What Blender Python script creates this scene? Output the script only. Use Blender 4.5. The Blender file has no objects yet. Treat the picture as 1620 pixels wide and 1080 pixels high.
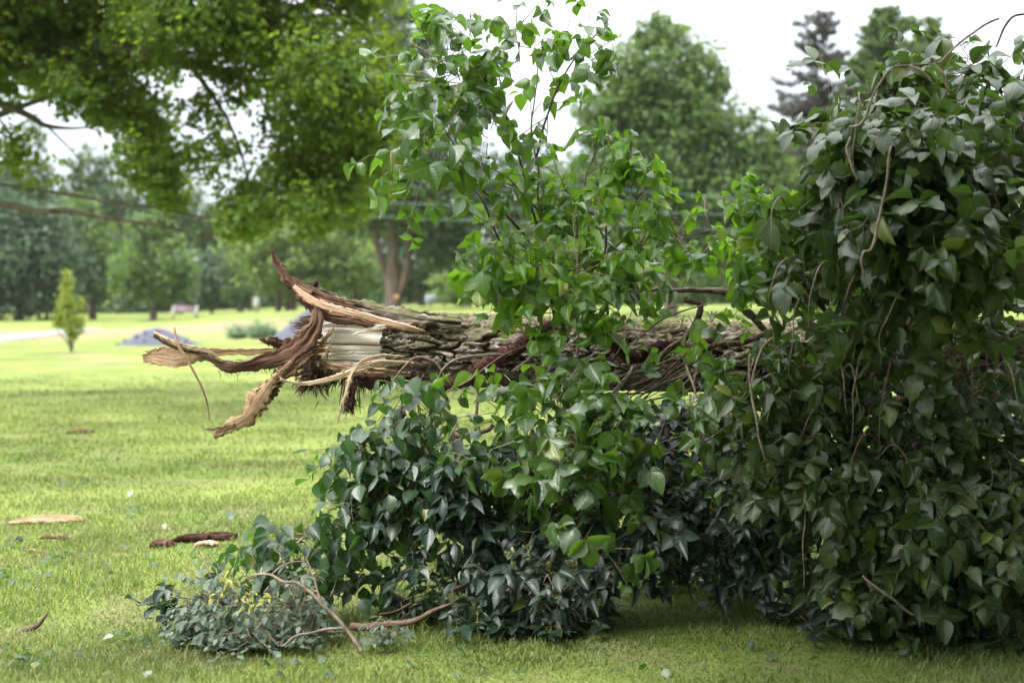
import bpy, math, random
import numpy as np
from math import radians, sin, cos, pi, sqrt, atan

random.seed(11)
RNG = np.random.default_rng(11)
sc = bpy.context.scene
C = sc.collection

# ------------------------------------------------------------------ camera
FPX = 2250.0            # focal length in photo pixels (photo 1620 wide)
CAM_Z = 1.5
EYE_ROW = 478.0
PITCH = atan((540 - EYE_ROW) / FPX)
cam_d = bpy.data.cameras.new("camera")
cam_d.lens = 50.0
cam_d.sensor_width = 36.0
cam_d.clip_end = 3000
cam_d.dof.use_dof = True
cam_d.dof.focus_distance = 7.1
cam_d.dof.aperture_fstop = 1.8
cam = bpy.data.objects.new("camera", cam_d)
C.objects.link(cam)
cam.location = (0, 0, CAM_Z)
cam.rotation_euler = (radians(90) - PITCH, 0, 0)
sc.camera = cam

# ------------------------------------------------------------------ world, sun, exposure
SUN_EL, SUN_AZ = radians(50), radians(-132)     # azimuth clockwise from +Y: high, left of and behind the camera
w = bpy.data.worlds.new("World")
sc.world = w
w.use_nodes = True
nt = w.node_tree
nt.nodes.clear()
out = nt.nodes.new("ShaderNodeOutputWorld")
bg = nt.nodes.new("ShaderNodeBackground")
sky = nt.nodes.new("ShaderNodeTexSky")
sky.sky_type = 'NISHITA'
sky.sun_disc = False
sky.sun_elevation = SUN_EL
sky.sun_rotation = SUN_AZ
# overcast: brightness rises from horizon to zenith, nearly white
tc = nt.nodes.new("ShaderNodeTexCoord")
sep = nt.nodes.new("ShaderNodeSeparateXYZ")
nt.links.new(tc.outputs["Generated"], sep.inputs[0])
ramp = nt.nodes.new("ShaderNodeValToRGB")
ramp.color_ramp.elements[0].position = 0.08
ramp.color_ramp.elements[0].color = (0.135, 0.143, 0.158, 1)
ramp.color_ramp.elements[1].position = 1.0
ramp.color_ramp.elements[1].color = (0.95, 0.96, 0.99, 1)
nt.links.new(sep.outputs[2], ramp.inputs[0])
cl = nt.nodes.new("ShaderNodeTexNoise")
cl.inputs["Scale"].default_value = 2.2
cl.inputs["Detail"].default_value = 4
nt.links.new(tc.outputs["Generated"], cl.inputs["Vector"])
clm = nt.nodes.new("ShaderNodeMapRange")
clm.inputs["To Min"].default_value = 17.0
clm.inputs["To Max"].default_value = 26.0
nt.links.new(cl.outputs["Fac"], clm.inputs["Value"])
vm = nt.nodes.new("ShaderNodeVectorMath")
vm.operation = 'SCALE'
nt.links.new(ramp.outputs[0], vm.inputs[0])
nt.links.new(clm.outputs[0], vm.inputs["Scale"])
# uneven sky brightness added: dimmer behind and right to darken faces towards the camera
dp = nt.nodes.new("ShaderNodeVectorMath"); dp.operation = 'DOT_PRODUCT'
nt.links.new(tc.outputs["Generated"], dp.inputs[0]); dp.inputs[1].default_value = (-0.50, 0.62, 0.60)
dm = nt.nodes.new("ShaderNodeMapRange"); dm.interpolation_type = 'SMOOTHSTEP'
dm.inputs["From Min"].default_value = -0.8; dm.inputs["From Max"].default_value = 0.75
dm.inputs["To Min"].default_value = 0.20; dm.inputs["To Max"].default_value = 1.25
nt.links.new(dp.outputs["Value"], dm.inputs["Value"])
vm2 = nt.nodes.new("ShaderNodeVectorMath"); vm2.operation = 'SCALE'
nt.links.new(vm.outputs[0], vm2.inputs[0]); nt.links.new(dm.outputs[0], vm2.inputs["Scale"])
vm = vm2
mx = nt.nodes.new("ShaderNodeMixRGB")
mx.inputs[0].default_value = 0.88
nt.links.new(sky.outputs[0], mx.inputs[1])
nt.links.new(vm.outputs[0], mx.inputs[2])
nt.links.new(mx.outputs[0], bg.inputs[0])
bg.inputs[1].default_value = 0.13
nt.links.new(bg.outputs[0], out.inputs[0])

sun_d = bpy.data.lights.new("sun", 'SUN')
sun_d.energy = 2.1
sun_d.angle = radians(14)
sun_d.color = (1.0, 0.96, 0.90)
sun = bpy.data.objects.new("sun", sun_d)
C.objects.link(sun)
sun.location = (0, 0, 40)
sun.rotation_euler = (radians(90) - SUN_EL, 0, pi - SUN_AZ)   # points the lamp from azimuth SUN_AZ

sc.view_settings.view_transform = 'Standard'
sc.view_settings.look = 'None'
sc.view_settings.gamma = 1.0
sc.view_settings.exposure = 1.20
sc.view_settings.use_curve_mapping = False
sc.cycles.use_denoising = True
sc.cycles.max_bounces = 8
sc.cycles.diffuse_bounces = 4
sc.cycles.glossy_bounces = 2
sc.cycles.transmission_bounces = 4
sc.cycles.transparent_max_bounces = 4
sc.cycles.sample_clamp_indirect = 6

# ------------------------------------------------------------------ maths helpers
UP = np.array([0, 0, 1.0])
FWD = np.array([0, cos(PITCH), -sin(PITCH)])
CUP = np.array([0, sin(PITCH), cos(PITCH)])

def P(px, py, Y):
    """world point seen at photo pixel (px, py) at world depth Y"""
    d = FWD + np.array([(px - 810) / FPX, 0, 0]) + (540 - py) / FPX * CUP
    t = Y / d[1]
    return np.array([0, 0, CAM_Z]) + t * d

def nrm(a):
    a = np.asarray(a, float)
    return a / np.maximum(np.linalg.norm(a, axis=-1, keepdims=True), 1e-9)

def hash3(i, j, k, s):
    n = (i * 374761393 + j * 668265263 + k * 2147483647 + s * 1274126177) & 0xFFFFFFFF
    n = ((n ^ (n >> 13)) * 1274126177) & 0xFFFFFFFF
    n = (n ^ (n >> 16)) & 0xFFFFFFFF
    return n.astype(np.float64) / 4294967295.0 * 2 - 1

def vnoise(p, s=0):
    p = np.asarray(p, float)
    f = np.floor(p)
    i = f.astype(np.int64)
    t = p - f
    t = t * t * (3 - 2 * t)
    r = 0
    for dx in (0, 1):
        wx = t[..., 0] if dx else 1 - t[..., 0]
        for dy in (0, 1):
            wy = t[..., 1] if dy else 1 - t[..., 1]
            for dz in (0, 1):
                wz = t[..., 2] if dz else 1 - t[..., 2]
                r = r + wx * wy * wz * hash3(i[..., 0] + dx, i[..., 1] + dy, i[..., 2] + dz, s)
    return r

def fbm(p, oct=4, s=0):
    p = np.asarray(p, float)
    a, r, tot = 1.0, 0, 0
    for o in range(oct):
        r = r + a * vnoise(p, s + o * 17)
        tot += a
        a *= 0.5
        p = p * 2.03 + 3.7
    return r / tot

def sstep(x):
    x = np.clip(x, 0, 1)
    return x * x * (3 - 2 * x)

def gz(x, y):
    """terrain height"""
    x = np.asarray(x, float); y = np.asarray(y, float)
    rise = 1.12 * sstep((y - 48) / 45) * sstep((x / np.maximum(y, 1) + 0.30) / 0.22)
    n = vnoise(np.stack([x * 0.35, y * 0.35, 0 * x], -1), 5) * 0.022
    n2 = vnoise(np.stack([x * 0.03, y * 0.03, 0 * x], -1), 6) * 0.10 * sstep((y - 14) / 30)
    return rise + n + n2 + sstep((y - 150) / 400) * 3

def G(px, py, lift=0.0):
    """where the ray through a photo pixel meets the terrain"""
    Y = 3.0
    while Y < 300:
        p = P(px, py, Y)
        if p[2] <= gz(p[0], p[1]):
            break
        Y *= 1.01
    p = P(px, py, Y)
    p[2] = gz(p[0], p[1]) + lift
    return p

def crom(pts, n):
    """Catmull-Rom resample of an (k,d) array to n points"""
    p = np.asarray(pts, float)
    if len(p) == 2:
        t = np.linspace(0, 1, n)[:, None]
        return p[0] * (1 - t) + p[1] * t
    q = np.vstack([2 * p[0] - p[1], p, 2 * p[-1] - p[-2]])
    m = len(p) - 1
    tt = np.linspace(0, m, n)
    i = np.minimum(tt.astype(int), m - 1)
    t = (tt - i)[:, None]
    p0, p1, p2, p3 = q[i], q[i + 1], q[i + 2], q[i + 3]
    return 0.5 * ((2 * p1) + (-p0 + p2) * t + (2 * p0 - 5 * p1 + 4 * p2 - p3) * t * t + (-p0 + 3 * p1 - 3 * p2 + p3) * t ** 3)

# ------------------------------------------------------------------ mesh collector
class MB:
    def __init__(s):
        s.v, s.q, s.t, s.a, s.uv, s.n = [], [], [], [], [], 0
    def add(s, v, quads=None, tris=None, a=None, uv=None):
        v = np.asarray(v, float).reshape(-1, 3)
        k = len(v)
        s.v.append(v)
        if quads is not None and len(quads): s.q.append(np.asarray(quads, int) + s.n)
        if tris is not None and len(tris): s.t.append(np.asarray(tris, int) + s.n)
        s.a.append(np.full(k, RNG.random()) if a is None else np.broadcast_to(np.asarray(a, float), (k,)))
        s.uv.append(np.zeros((k, 3)) if uv is None else uv)
        s.n += k
    def tube(s, pts, rad, sides=6, n=None, a=None, rough=0.0):
        pts = np.asarray(pts, float)
        n = n or max(4, len(pts) * 4)
        c = crom(pts, n)
        r = np.interp(np.linspace(0, 1, n), np.linspace(0, 1, len(rad)), rad)
        tg = nrm(np.gradient(c, axis=0))
        ref = np.array([0.13, 0.31, 0.94]) if abs(tg[0][2]) < 0.9 else np.array([1.0, 0.1, 0.0])
        x = nrm(np.cross(tg, ref)); y = nrm(np.cross(tg, x))
        th = np.linspace(0, 2 * pi, sides, endpoint=False)
        rr = r[:, None] * np.ones(sides)
        if rough:
            rr = rr * (1 + rough * fbm(np.stack([c[:, 0:1] * 30 + 0 * th, c[:, 2:3] * 30 + 2 * np.cos(th), c[:, 1:2] * 30 + 2 * np.sin(th)], -1), 2))
        v = c[:, None] + rr[..., None] * (np.cos(th)[None, :, None] * x[:, None] + np.sin(th)[None, :, None] * y[:, None])
        i = np.arange(n - 1)[:, None] * sides
        j = np.arange(sides)
        jn = (j + 1) % sides
        q = np.stack([i + j, i + jn, i + sides + jn, i + sides + j], -1).reshape(-1, 4)
        vv = np.vstack([v.reshape(-1, 3), c[0] - tg[0] * r[0] * .4, c[-1] + tg[-1] * r[-1] * .6])
        b = n * sides
        t = np.vstack([np.stack([jn, j, 0 * j + b], -1), np.stack([(n - 1) * sides + j, (n - 1) * sides + jn, 0 * j + b + 1], -1)])
        s.add(vv, q, t, a)
        return c
    def sticks(s, A, B, ra, rb):
        A = np.asarray(A, float).reshape(-1, 3); B = np.asarray(B, float).reshape(-1, 3)
        if len(A) == 0: return
        d = nrm(B - A)
        x = nrm(np.cross(d, np.array([0.3, 0.2, 0.9]))); y = np.cross(d, x)
        vs = []
        for P0, r in ((A, ra), (B, rb)):
            r = np.broadcast_to(np.asarray(r, float), (len(A),))[:, None]
            for k in range(3):
                t = 2 * pi * k / 3
                vs.append(P0 + r * (cos(t) * x + sin(t) * y))
        v = np.stack(vs, 1)
        N = len(A)
        base = np.arange(N)[:, None, None] * 6
        q = np.array([[0, 1, 4, 3], [1, 2, 5, 4], [2, 0, 3, 5]])
        s.add(v.reshape(-1, 3), (base + q).reshape(-1, 4), (base + np.array([[3, 4, 5]])).reshape(-1, 3), np.repeat(RNG.random(N), 6))
    def leaves(s, pos, d, n, size, templates, wide=None):
        pos = np.asarray(pos, float).reshape(-1, 3)
        N = len(pos)
        if N == 0: return
        d = nrm(d); n = nrm(np.asarray(n, float)); size = np.asarray(size, float)
        x = nrm(np.cross(d, n)); z = np.cross(x, d)
        rv = RNG.random(N)
        ch = RNG.integers(0, len(templates), N)
        wide = np.ones(N) if wide is None else wide
        for k, (T, Q, UV) in enumerate(templates):
            m = np.where(ch == k)[0]
            if len(m) == 0: continue
            nv = len(T)
            v = (pos[m][:, None] + size[m][:, None, None] * (T[None, :, 0:1] * (x[m] * wide[m][:, None])[:, None] + T[None, :, 1:2] * d[m][:, None] + T[None, :, 2:3] * z[m][:, None]))
            base = np.arange(len(m))[:, None, None] * nv
            qq = (base + Q[None]).reshape(-1, Q.shape[1])
            uv = np.tile(UV, (len(m), 1))
            if Q.shape[1] == 4:
                s.add(v.reshape(-1, 3), qq, None, np.repeat(rv[m], nv), uv)
            else:
                s.add(v.reshape(-1, 3), None, qq, np.repeat(rv[m], nv), uv)
    def box(s, c, size, rz=0.0, a=0.5):
        x, y, z = np.array(size) / 2
        v = np.array([[sx * x, sy * y, sz * z] for sz in (-1, 1) for sy in (-1, 1) for sx in (-1, 1)])
        R = np.array([[cos(rz), sin(rz), 0], [-sin(rz), cos(rz), 0], [0, 0, 1]])
        v = v @ R + np.asarray(c)
        s.add(v, [[0, 2, 3, 1], [4, 5, 7, 6], [0, 1, 5, 4], [2, 6, 7, 3], [0, 4, 6, 2], [1, 3, 7, 5]], None, a)
    def build(s, name, mat, parent=None, origin=None, smooth=True):
        v = np.vstack(s.v)
        if origin is None:
            origin = np.array([0, 0, 0.0])
            if parent is not None: origin = np.array(ORG[parent.name])
            else: origin = np.array([v[:, 0].mean(), v[:, 1].mean(), v[:, 2].min()])
        me = bpy.data.meshes.new(name)
        vl = v - origin
        me.vertices.add(len(v)); me.vertices.foreach_set("co", vl.astype(np.float32).ravel())
        q = np.vstack(s.q) if s.q else np.zeros((0, 4), int)
        t = np.vstack(s.t) if s.t else np.zeros((0, 3), int)
        li = np.concatenate([q.ravel(), t.ravel()])
        ls = np.concatenate([np.arange(len(q)) * 4, len(q) * 4 + np.arange(len(t)) * 3])
        me.loops.add(len(li)); me.loops.foreach_set("vertex_index", li.astype(np.int32))
        me.polygons.add(len(ls)); me.polygons.foreach_set("loop_start", ls.astype(np.int32))
        me.update(calc_edges=True)
        if smooth: me.shade_smooth()
        at = me.attributes.new("v", 'FLOAT', 'POINT'); at.data.foreach_set("value", np.concatenate(s.a).astype(np.float32))
        uv = np.vstack(s.uv)
        if np.any(uv):
            at = me.attributes.new("luv", 'FLOAT_VECTOR', 'POINT'); at.data.foreach_set("vector", uv.astype(np.float32).ravel())
        me.materials.append(mat)
        o = bpy.data.objects.new(name, me)
        C.objects.link(o)
        if parent is not None:
            o.parent = parent
            if id(origin) and not np.allclose(origin, ORG[parent.name]):
                o.location = origin - np.array(ORG[parent.name])
        else:
            o.location = origin
        ORG[o.name] = tuple(origin)
        return o

ORG = {}
def thing(name, label, cat, loc, group=None):
    o = bpy.data.objects.new(name, None)
    C.objects.link(o)
    o.location = tuple(loc)
    o.empty_display_size = 0.2
    ORG[o.name] = tuple(loc)
    o["label"] = label; o["category"] = cat
    if group: o["group"] = group
    return o
def tag(o, label=None, cat=None, group=None, kind=None):
    if label: o["label"] = label
    if cat: o["category"] = cat
    if group: o["group"] = group
    if kind: o["kind"] = kind
    return o

# ------------------------------------------------------------------ materials
def newmat(name):
    m = bpy.data.materials.new(name); m.use_nodes = True
    t = m.node_tree
    b = t.nodes["Principled BSDF"]
    return m, t, b
def N(t, typ, **kw):
    n = t.nodes.new(typ)
    for k, v in kw.items():
        setattr(n, k, v)
    return n
def mathn(t, op, a, b=None, c=None):
    n = N(t, "ShaderNodeMath", operation=op)
    for i, x in enumerate((a, b, c)):
        if x is None: continue
        if hasattr(x, "is_output"): t.links.new(x, n.inputs[i])
        else: n.inputs[i].default_value = x
    return n.outputs[0]
def mixc(t, f, a, b):
    n = N(t, "ShaderNodeMixRGB")
    for i, x in enumerate((f, a, b)):
        if hasattr(x, "is_output"): t.links.new(x, n.inputs[i])
        elif i == 0: n.inputs[0].default_value = x
        else: n.inputs[i].default_value = (*x, 1)
    return n.outputs[0]
def noise(t, scale, detail=3, vec=None, rough=0.5, dist=0.0):
    n = N(t, "ShaderNodeTexNoise")
    n.inputs["Scale"].default_value = scale; n.inputs["Detail"].default_value = detail
    n.inputs["Roughness"].default_value = rough; n.inputs["Distortion"].default_value = dist
    if vec is not None: t.links.new(vec, n.inputs["Vector"])
    return n.outputs["Fac"]
def ramp2(t, f, p0, p1):
    n = N(t, "ShaderNodeMapRange", interpolation_type='SMOOTHSTEP')
    t.links.new(f, n.inputs["Value"]); n.inputs["From Min"].default_value = p0; n.inputs["From Max"].default_value = p1
    return n.outputs[0]
def attr(t, name, outp="Fac"):
    n = N(t, "ShaderNodeAttribute"); n.attribute_name = name
    return n.outputs[outp]
def objco(t, scale=(1, 1, 1)):
    c = N(t, "ShaderNodeTexCoord"); m = N(t, "ShaderNodeMapping")
    m.inputs["Scale"].default_value = scale
    t.links.new(c.outputs["Object"], m.inputs["Vector"])
    return m.outputs[0]
def bump(t, b, h, strength, dist):
    n = N(t, "ShaderNodeBump")
    n.inputs["Strength"].default_value = strength; n.inputs["Distance"].default_value = dist
    t.links.new(h, n.inputs["Height"]); t.links.new(n.outputs[0], b.inputs["Normal"])

def leaf_mat(name, dark, light, under=None, rough=0.42, spec=0.5, trans=0.35, tcol=None, veins=True, coat=0.0):
    m, t, b = newmat(name)
    v = attr(t, "v")
    col = mixc(t, v, dark, light)
    co = objco(t)
    if veins: col = mixc(t, mathn(t, 'MULTIPLY', ramp2(t, v, 0.955, 0.975), 0.7), col, (0.20, 0.21, 0.03))
    col = mixc(t, mathn(t, 'MULTIPLY', ramp2(t, noise(t, 1.7, 2, co), 0.4, 0.75), 0.5), col, tuple(x * 0.6 for x in dark))
    if veins:
        sepn = N(t, "ShaderNodeSeparateXYZ"); t.links.new(attr(t, "luv", "Vector"), sepn.inputs[0])
        au = mathn(t, 'ABSOLUTE', sepn.outputs[0])
        mid = mathn(t, 'SUBTRACT', 1.0, ramp2(t, au, 0.03, 0.10))
        k = mathn(t, 'FRACT', mathn(t, 'MULTIPLY', mathn(t, 'SUBTRACT', sepn.outputs[1], mathn(t, 'MULTIPLY', au, 0.22)), 8.0))
        side = mathn(t, 'SUBTRACT', 1.0, ramp2(t, mathn(t, 'ABSOLUTE', mathn(t, 'SUBTRACT', k, 0.5)), 0.05, 0.22))
        vv = mathn(t, 'MAXIMUM', mid, mathn(t, 'MULTIPLY', side, 0.45))
        col = mixc(t, mathn(t, 'MULTIPLY', vv, 0.45), col, tuple(min(1, x * 2.1 + 0.03) for x in light))
        # a few yellowing or eaten-looking spots
        sp = ramp2(t, noise(t, 45, 2, co), 0.70, 0.76)
        col = mixc(t, mathn(t, 'MULTIPLY', sp, 0.35), col, (0.16, 0.13, 0.03))
        hgt = mathn(t, 'ADD', mathn(t, 'MULTIPLY', vv, -0.6), mathn(t, 'MULTIPLY', noise(t, 60, 2, co), 0.8))
        bump(t, b, hgt, 0.45, 0.003)
    g = N(t, "ShaderNodeNewGeometry")
    if under is None: under = tuple(x * 1.5 + 0.02 for x in light)
    col = mixc(t, mathn(t, 'MULTIPLY', g.outputs["Backfacing"], 0.6), col, under)
    t.links.new(col, b.inputs["Base Color"])
    b.inputs["Roughness"].default_value = rough
    b.inputs["Specular IOR Level"].default_value = spec
    b.inputs["Coat Weight"].default_value = coat
    b.inputs["Coat Roughness"].default_value = 0.3
    tr = N(t, "ShaderNodeBsdfTranslucent")
    tcol = tcol or tuple(min(1, x * 2.6) for x in light)
    t.links.new(mixc(t, v, tcol, tuple(x * 0.75 for x in tcol)), tr.inputs[0])
    ms = N(t, "ShaderNodeMixShader"); ms.inputs[0].default_value = trans
    t.links.new(b.outputs[0], ms.inputs[1]); t.links.new(tr.outputs[0], ms.inputs[2])
    t.links.new(ms.outputs[0], t.nodes["Material Output"].inputs[0])
    return m

def wood_mat(name, c1, c2, scale=(4, 40, 40), rough=0.8, bs=0.5, bd=0.004, spots=None, strip=False):
    m, t, b = newmat(name)
    if strip:
        mp = N(t, "ShaderNodeMapping"); mp.inputs["Scale"].default_value = (150, 7, 3)
        t.links.new(attr(t, "luv", "Vector"), mp.inputs["Vector"]); co = mp.outputs[0]
    else:
        co = objco(t, scale)
    n1 = noise(t, 1.0, 6, co, 0.65, 0.5)
    if strip: n1 = mathn(t, 'ADD', mathn(t, 'MULTIPLY', n1, 0.7), mathn(t, 'MULTIPLY', noise(t, 24, 5, objco(t), 0.7), 0.3))
    col = mixc(t, ramp2(t, n1, 0.36, 0.64), c1, c2)
    v = attr(t, "v")
    col = mixc(t, mathn(t, 'MULTIPLY', v, 0.35), col, tuple(x * 0.55 for x in c1))
    if spots:
        col = mixc(t, ramp2(t, noise(t, 7, 3, objco(t)), 0.52, 0.66), col, spots)
    t.links.new(col, b.inputs["Base Color"])
    b.inputs["Roughness"].default_value = rough
    b.inputs["Specular IOR Level"].default_value = 0.3
    bump(t, b, n1, bs, bd)
    return m

M = {}
M["vine_leaf"] = leaf_mat("vine_leaf", (0.026, 0.060, 0.013), (0.066, 0.130, 0.026), rough=0.38, spec=0.8, trans=0.34, tcol=(0.17, 0.36, 0.02))
M["vine_leaf_light"] = leaf_mat("vine_leaf_light", (0.032, 0.082, 0.010), (0.075, 0.155, 0.018), rough=0.4, spec=0.6, trans=0.40, tcol=(0.24, 0.48, 0.02))
M["mound_leaf"] = leaf_mat("mound_leaf", (0.021, 0.043, 0.012), (0.060, 0.098, 0.026), rough=0.42, spec=0.65, trans=0.24, tcol=(0.12, 0.25, 0.02))
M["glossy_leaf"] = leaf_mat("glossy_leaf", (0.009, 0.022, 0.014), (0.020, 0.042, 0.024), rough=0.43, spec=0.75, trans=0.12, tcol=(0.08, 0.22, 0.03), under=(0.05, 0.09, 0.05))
M["round_leaf"] = leaf_mat("round_leaf", (0.014, 0.036, 0.014), (0.030, 0.068, 0.020), rough=0.38, spec=0.7, trans=0.28, tcol=(0.13, 0.34, 0.03))
M["small_leaf"] = leaf_mat("small_leaf", (0.035, 0.060, 0.035), (0.15, 0.20, 0.14), rough=0.5, spec=0.4, trans=0.2, veins=False)
M["yellow_leaf"] = leaf_mat("yellow_leaf", (0.20, 0.20, 0.05), (0.40, 0.38, 0.11), rough=0.6, spec=0.3, trans=0.3, veins=False)
M["flower"] = leaf_mat("flower", (0.12, 0.15, 0.03), (0.22, 0.24, 0.05), rough=0.7, spec=0.2, trans=0.2, veins=False)
M["petiole"] = wood_mat("petiole", (0.13, 0.20, 0.05), (0.20, 0.26, 0.08), (30, 30, 30), 0.6)
M["twig"] = wood_mat("twig", (0.17, 0.125, 0.095), (0.32, 0.25, 0.20), (30, 30, 30), 0.8)
M["twig_dark"] = wood_mat("twig_dark", (0.07, 0.045, 0.035), (0.14, 0.09, 0.07), (30, 30, 30), 0.8)
M["red_twig"] = wood_mat("red_twig", (0.12, 0.070, 0.052), (0.23, 0.145, 0.11), (30, 30, 30), 0.8)
M["brown_twig"] = wood_mat("brown_twig", (0.07, 0.045, 0.035), (0.21, 0.145, 0.11), (40, 40, 40), 0.85, 0.8, 0.004)
M["pale_wood"] = wood_mat("pale_wood", (0.40, 0.28, 0.17), (0.66, 0.53, 0.38), (10, 60, 60), 0.75, 0.9, 0.006, strip=True)
M["tan_wood"] = wood_mat("tan_wood", (0.19, 0.115, 0.06), (0.46, 0.32, 0.19), (9, 60, 60), 0.8, 0.7, 0.006, strip=True)
M["brown_wood"] = wood_mat("brown_wood", (0.06, 0.03, 0.018), (0.25, 0.14, 0.09), (7, 70, 70), 0.9, 1.0, 0.008, strip=True)
M["dark_fibre"] = wood_mat("dark_fibre", (0.035, 0.016, 0.012), (0.095, 0.045, 0.030), (20, 60, 60), 0.95, 0.8, 0.008)
M["hair"] = wood_mat("hair", (0.045, 0.018, 0.014), (0.12, 0.052, 0.038), (20, 60, 60), 0.95, 0.8, 0.008)
M["inner_bark"] = wood_mat("inner_bark", (0.52, 0.31, 0.21), (0.68, 0.45, 0.33), (5, 40, 40), 0.8, 0.6, 0.004, strip=True)

def make_sapwood():
    m, t, b = newmat("sapwood")
    co = objco(t, (3.5, 55, 55))
    n1 = noise(t, 1.0, 6, co, 0.6, 0.3)
    h = attr(t, "v")      # 1 = pale clean face, 0 = crack, frayed or stained end
    n2 = noise(t, 9, 4, objco(t, (0.6, 2, 2)))
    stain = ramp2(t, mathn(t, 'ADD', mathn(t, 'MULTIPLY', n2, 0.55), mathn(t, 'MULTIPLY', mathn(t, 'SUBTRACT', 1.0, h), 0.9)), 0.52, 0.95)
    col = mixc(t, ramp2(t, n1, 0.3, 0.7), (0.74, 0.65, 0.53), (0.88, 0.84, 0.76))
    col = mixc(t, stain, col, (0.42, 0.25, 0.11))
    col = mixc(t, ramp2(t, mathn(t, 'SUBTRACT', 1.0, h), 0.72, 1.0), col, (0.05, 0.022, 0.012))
    t.links.new(col, b.inputs["Base Color"])
    b.inputs["Roughness"].default_value = 0.7
    b.inputs["Specular IOR Level"].default_value = 0.3
    bump(t, b, n1, 0.6, 0.004)
    return m
M["sapwood"] = make_sapwood()

def make_bark(name, moss=True):
    m, t, b = newmat(name)
    h = attr(t, "v")
    co = objco(t, (20, 38, 38))
    n1 = noise(t, 1.0, 6, co, 0.65, 0.5)
    col = mixc(t, ramp2(t, n1, 0.3, 0.7), (0.11, 0.09, 0.068), (0.38, 0.335, 0.27))
    col = mixc(t, mathn(t, 'SUBTRACT', 1.0, ramp2(t, h, 0.22, 0.62)), col, (0.045, 0.026, 0.016))
    if moss:
        g = N(t, "ShaderNodeNewGeometry"); s = N(t, "ShaderNodeSeparateXYZ")
        t.links.new(g.outputs["Normal"], s.inputs[0])
        mm = mathn(t, 'MULTIPLY', ramp2(t, s.outputs[2], 0.1, 0.7), ramp2(t, noise(t, 9, 5, objco(t)), 0.36, 0.56))
        col = mixc(t, mathn(t, 'MULTIPLY', mm, 0.85), col, (0.10, 0.105, 0.028))
    t.links.new(col, b.inputs["Base Color"])
    b.inputs["Roughness"].default_value = 0.9
    b.inputs["Specular IOR Level"].default_value = 0.2
    bump(t, b, noise(t, 1.0, 7, objco(t, (75, 120, 120)), 0.7), 0.9, 0.006)
    return m
M["bark"] = make_bark("bark")
M["tree_bark"] = wood_mat("tree_bark", (0.10, 0.08, 0.065), (0.20, 0.165, 0.135), (6, 6, 1.2), 0.9, 0.6, 0.03)
M["tree_bark_brown"] = wood_mat("tree_bark_brown", (0.10, 0.075, 0.058), (0.19, 0.145, 0.115), (6, 6, 1.2), 0.9, 0.6, 0.03)
M["cut_wood"] = wood_mat("cut_wood", (0.45, 0.25, 0.10), (0.60, 0.36, 0.16), (6, 6, 6), 0.9)

def crown_mat(name, d, l, tcol=None, trans=0.3):
    return leaf_mat(name, d, l, rough=0.6, spec=0.3, trans=trans, tcol=tcol, veins=False)
M["c_mid"] = crown_mat("crown_mid", (0.042, 0.080, 0.024), (0.11, 0.175, 0.046), (0.24, 0.38, 0.06))
M["c_dark"] = crown_mat("crown_dark", (0.034, 0.064, 0.024), (0.082, 0.130, 0.042), (0.16, 0.27, 0.06))
M["c_light"] = crown_mat("crown_light", (0.07, 0.115, 0.03), (0.16, 0.225, 0.06), (0.34, 0.48, 0.09))
M["c_yellow"] = crown_mat("crown_yellow", (0.14, 0.19, 0.03), (0.28, 0.33, 0.05), (0.50, 0.58, 0.08))
M["c_blue"] = crown_mat("crown_blue", (0.040, 0.070, 0.036), (0.085, 0.13, 0.060), (0.12, 0.22, 0.09))
M["c_over"] = crown_mat("crown_over", (0.032, 0.066, 0.010), (0.095, 0.152, 0.022), (0.34, 0.49, 0.04), 0.43)
M["c_spruce"] = crown_mat("crown_spruce", (0.040, 0.045, 0.032), (0.075, 0.072, 0.050), (0.08, 0.09, 0.05), 0.1)
M["c_shrub"] = crown_mat("crown_shrub", (0.12, 0.20, 0.11), (0.22, 0.32, 0.19), (0.3, 0.45, 0.2))

def simple_mat(name, c1, c2, sc_=20, rough=0.8, bd=0.01):
    m, t, b = newmat(name)
    n1 = noise(t, sc_, 4, objco(t))
    t.links.new(mixc(t, ramp2(t, n1, 0.3, 0.7), c1, c2), b.inputs["Base Color"])
    b.inputs["Roughness"].default_value = rough
    bump(t, b, n1, 0.6, bd)
    return m
M["gravel"] = simple_mat("gravel", (0.045, 0.050, 0.068), (0.085, 0.092, 0.125), 14, 0.9, 0.05)
M["path"] = simple_mat("path_surface", (0.20, 0.21, 0.25), (0.30, 0.31, 0.35), 3)
M["bench_pale"] = simple_mat("bench_pale", (0.50, 0.46, 0.44), (0.62, 0.58, 0.56), 8)
M["bench_wood"] = simple_mat("bench_wood", (0.30, 0.22, 0.26), (0.42, 0.32, 0.36), 8)
M["white_paint"] = simple_mat("white_paint", (0.74, 0.76, 0.80), (0.82, 0.83, 0.86), 8, 0.5)
M["grey_metal"] = simple_mat("grey_metal", (0.22, 0.22, 0.23), (0.32, 0.32, 0.33), 8, 0.5)
M["grey_sign"] = simple_mat("grey_sign", (0.34, 0.38, 0.46), (0.46, 0.50, 0.58), 8, 0.5)
M["mulch"] = simple_mat("mulch", (0.05, 0.035, 0.03), (0.10, 0.075, 0.06), 30)
M["wire"] = simple_mat("wire", (0.16, 0.30, 0.28), (0.20, 0.34, 0.32), 8, 0.5)

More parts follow.
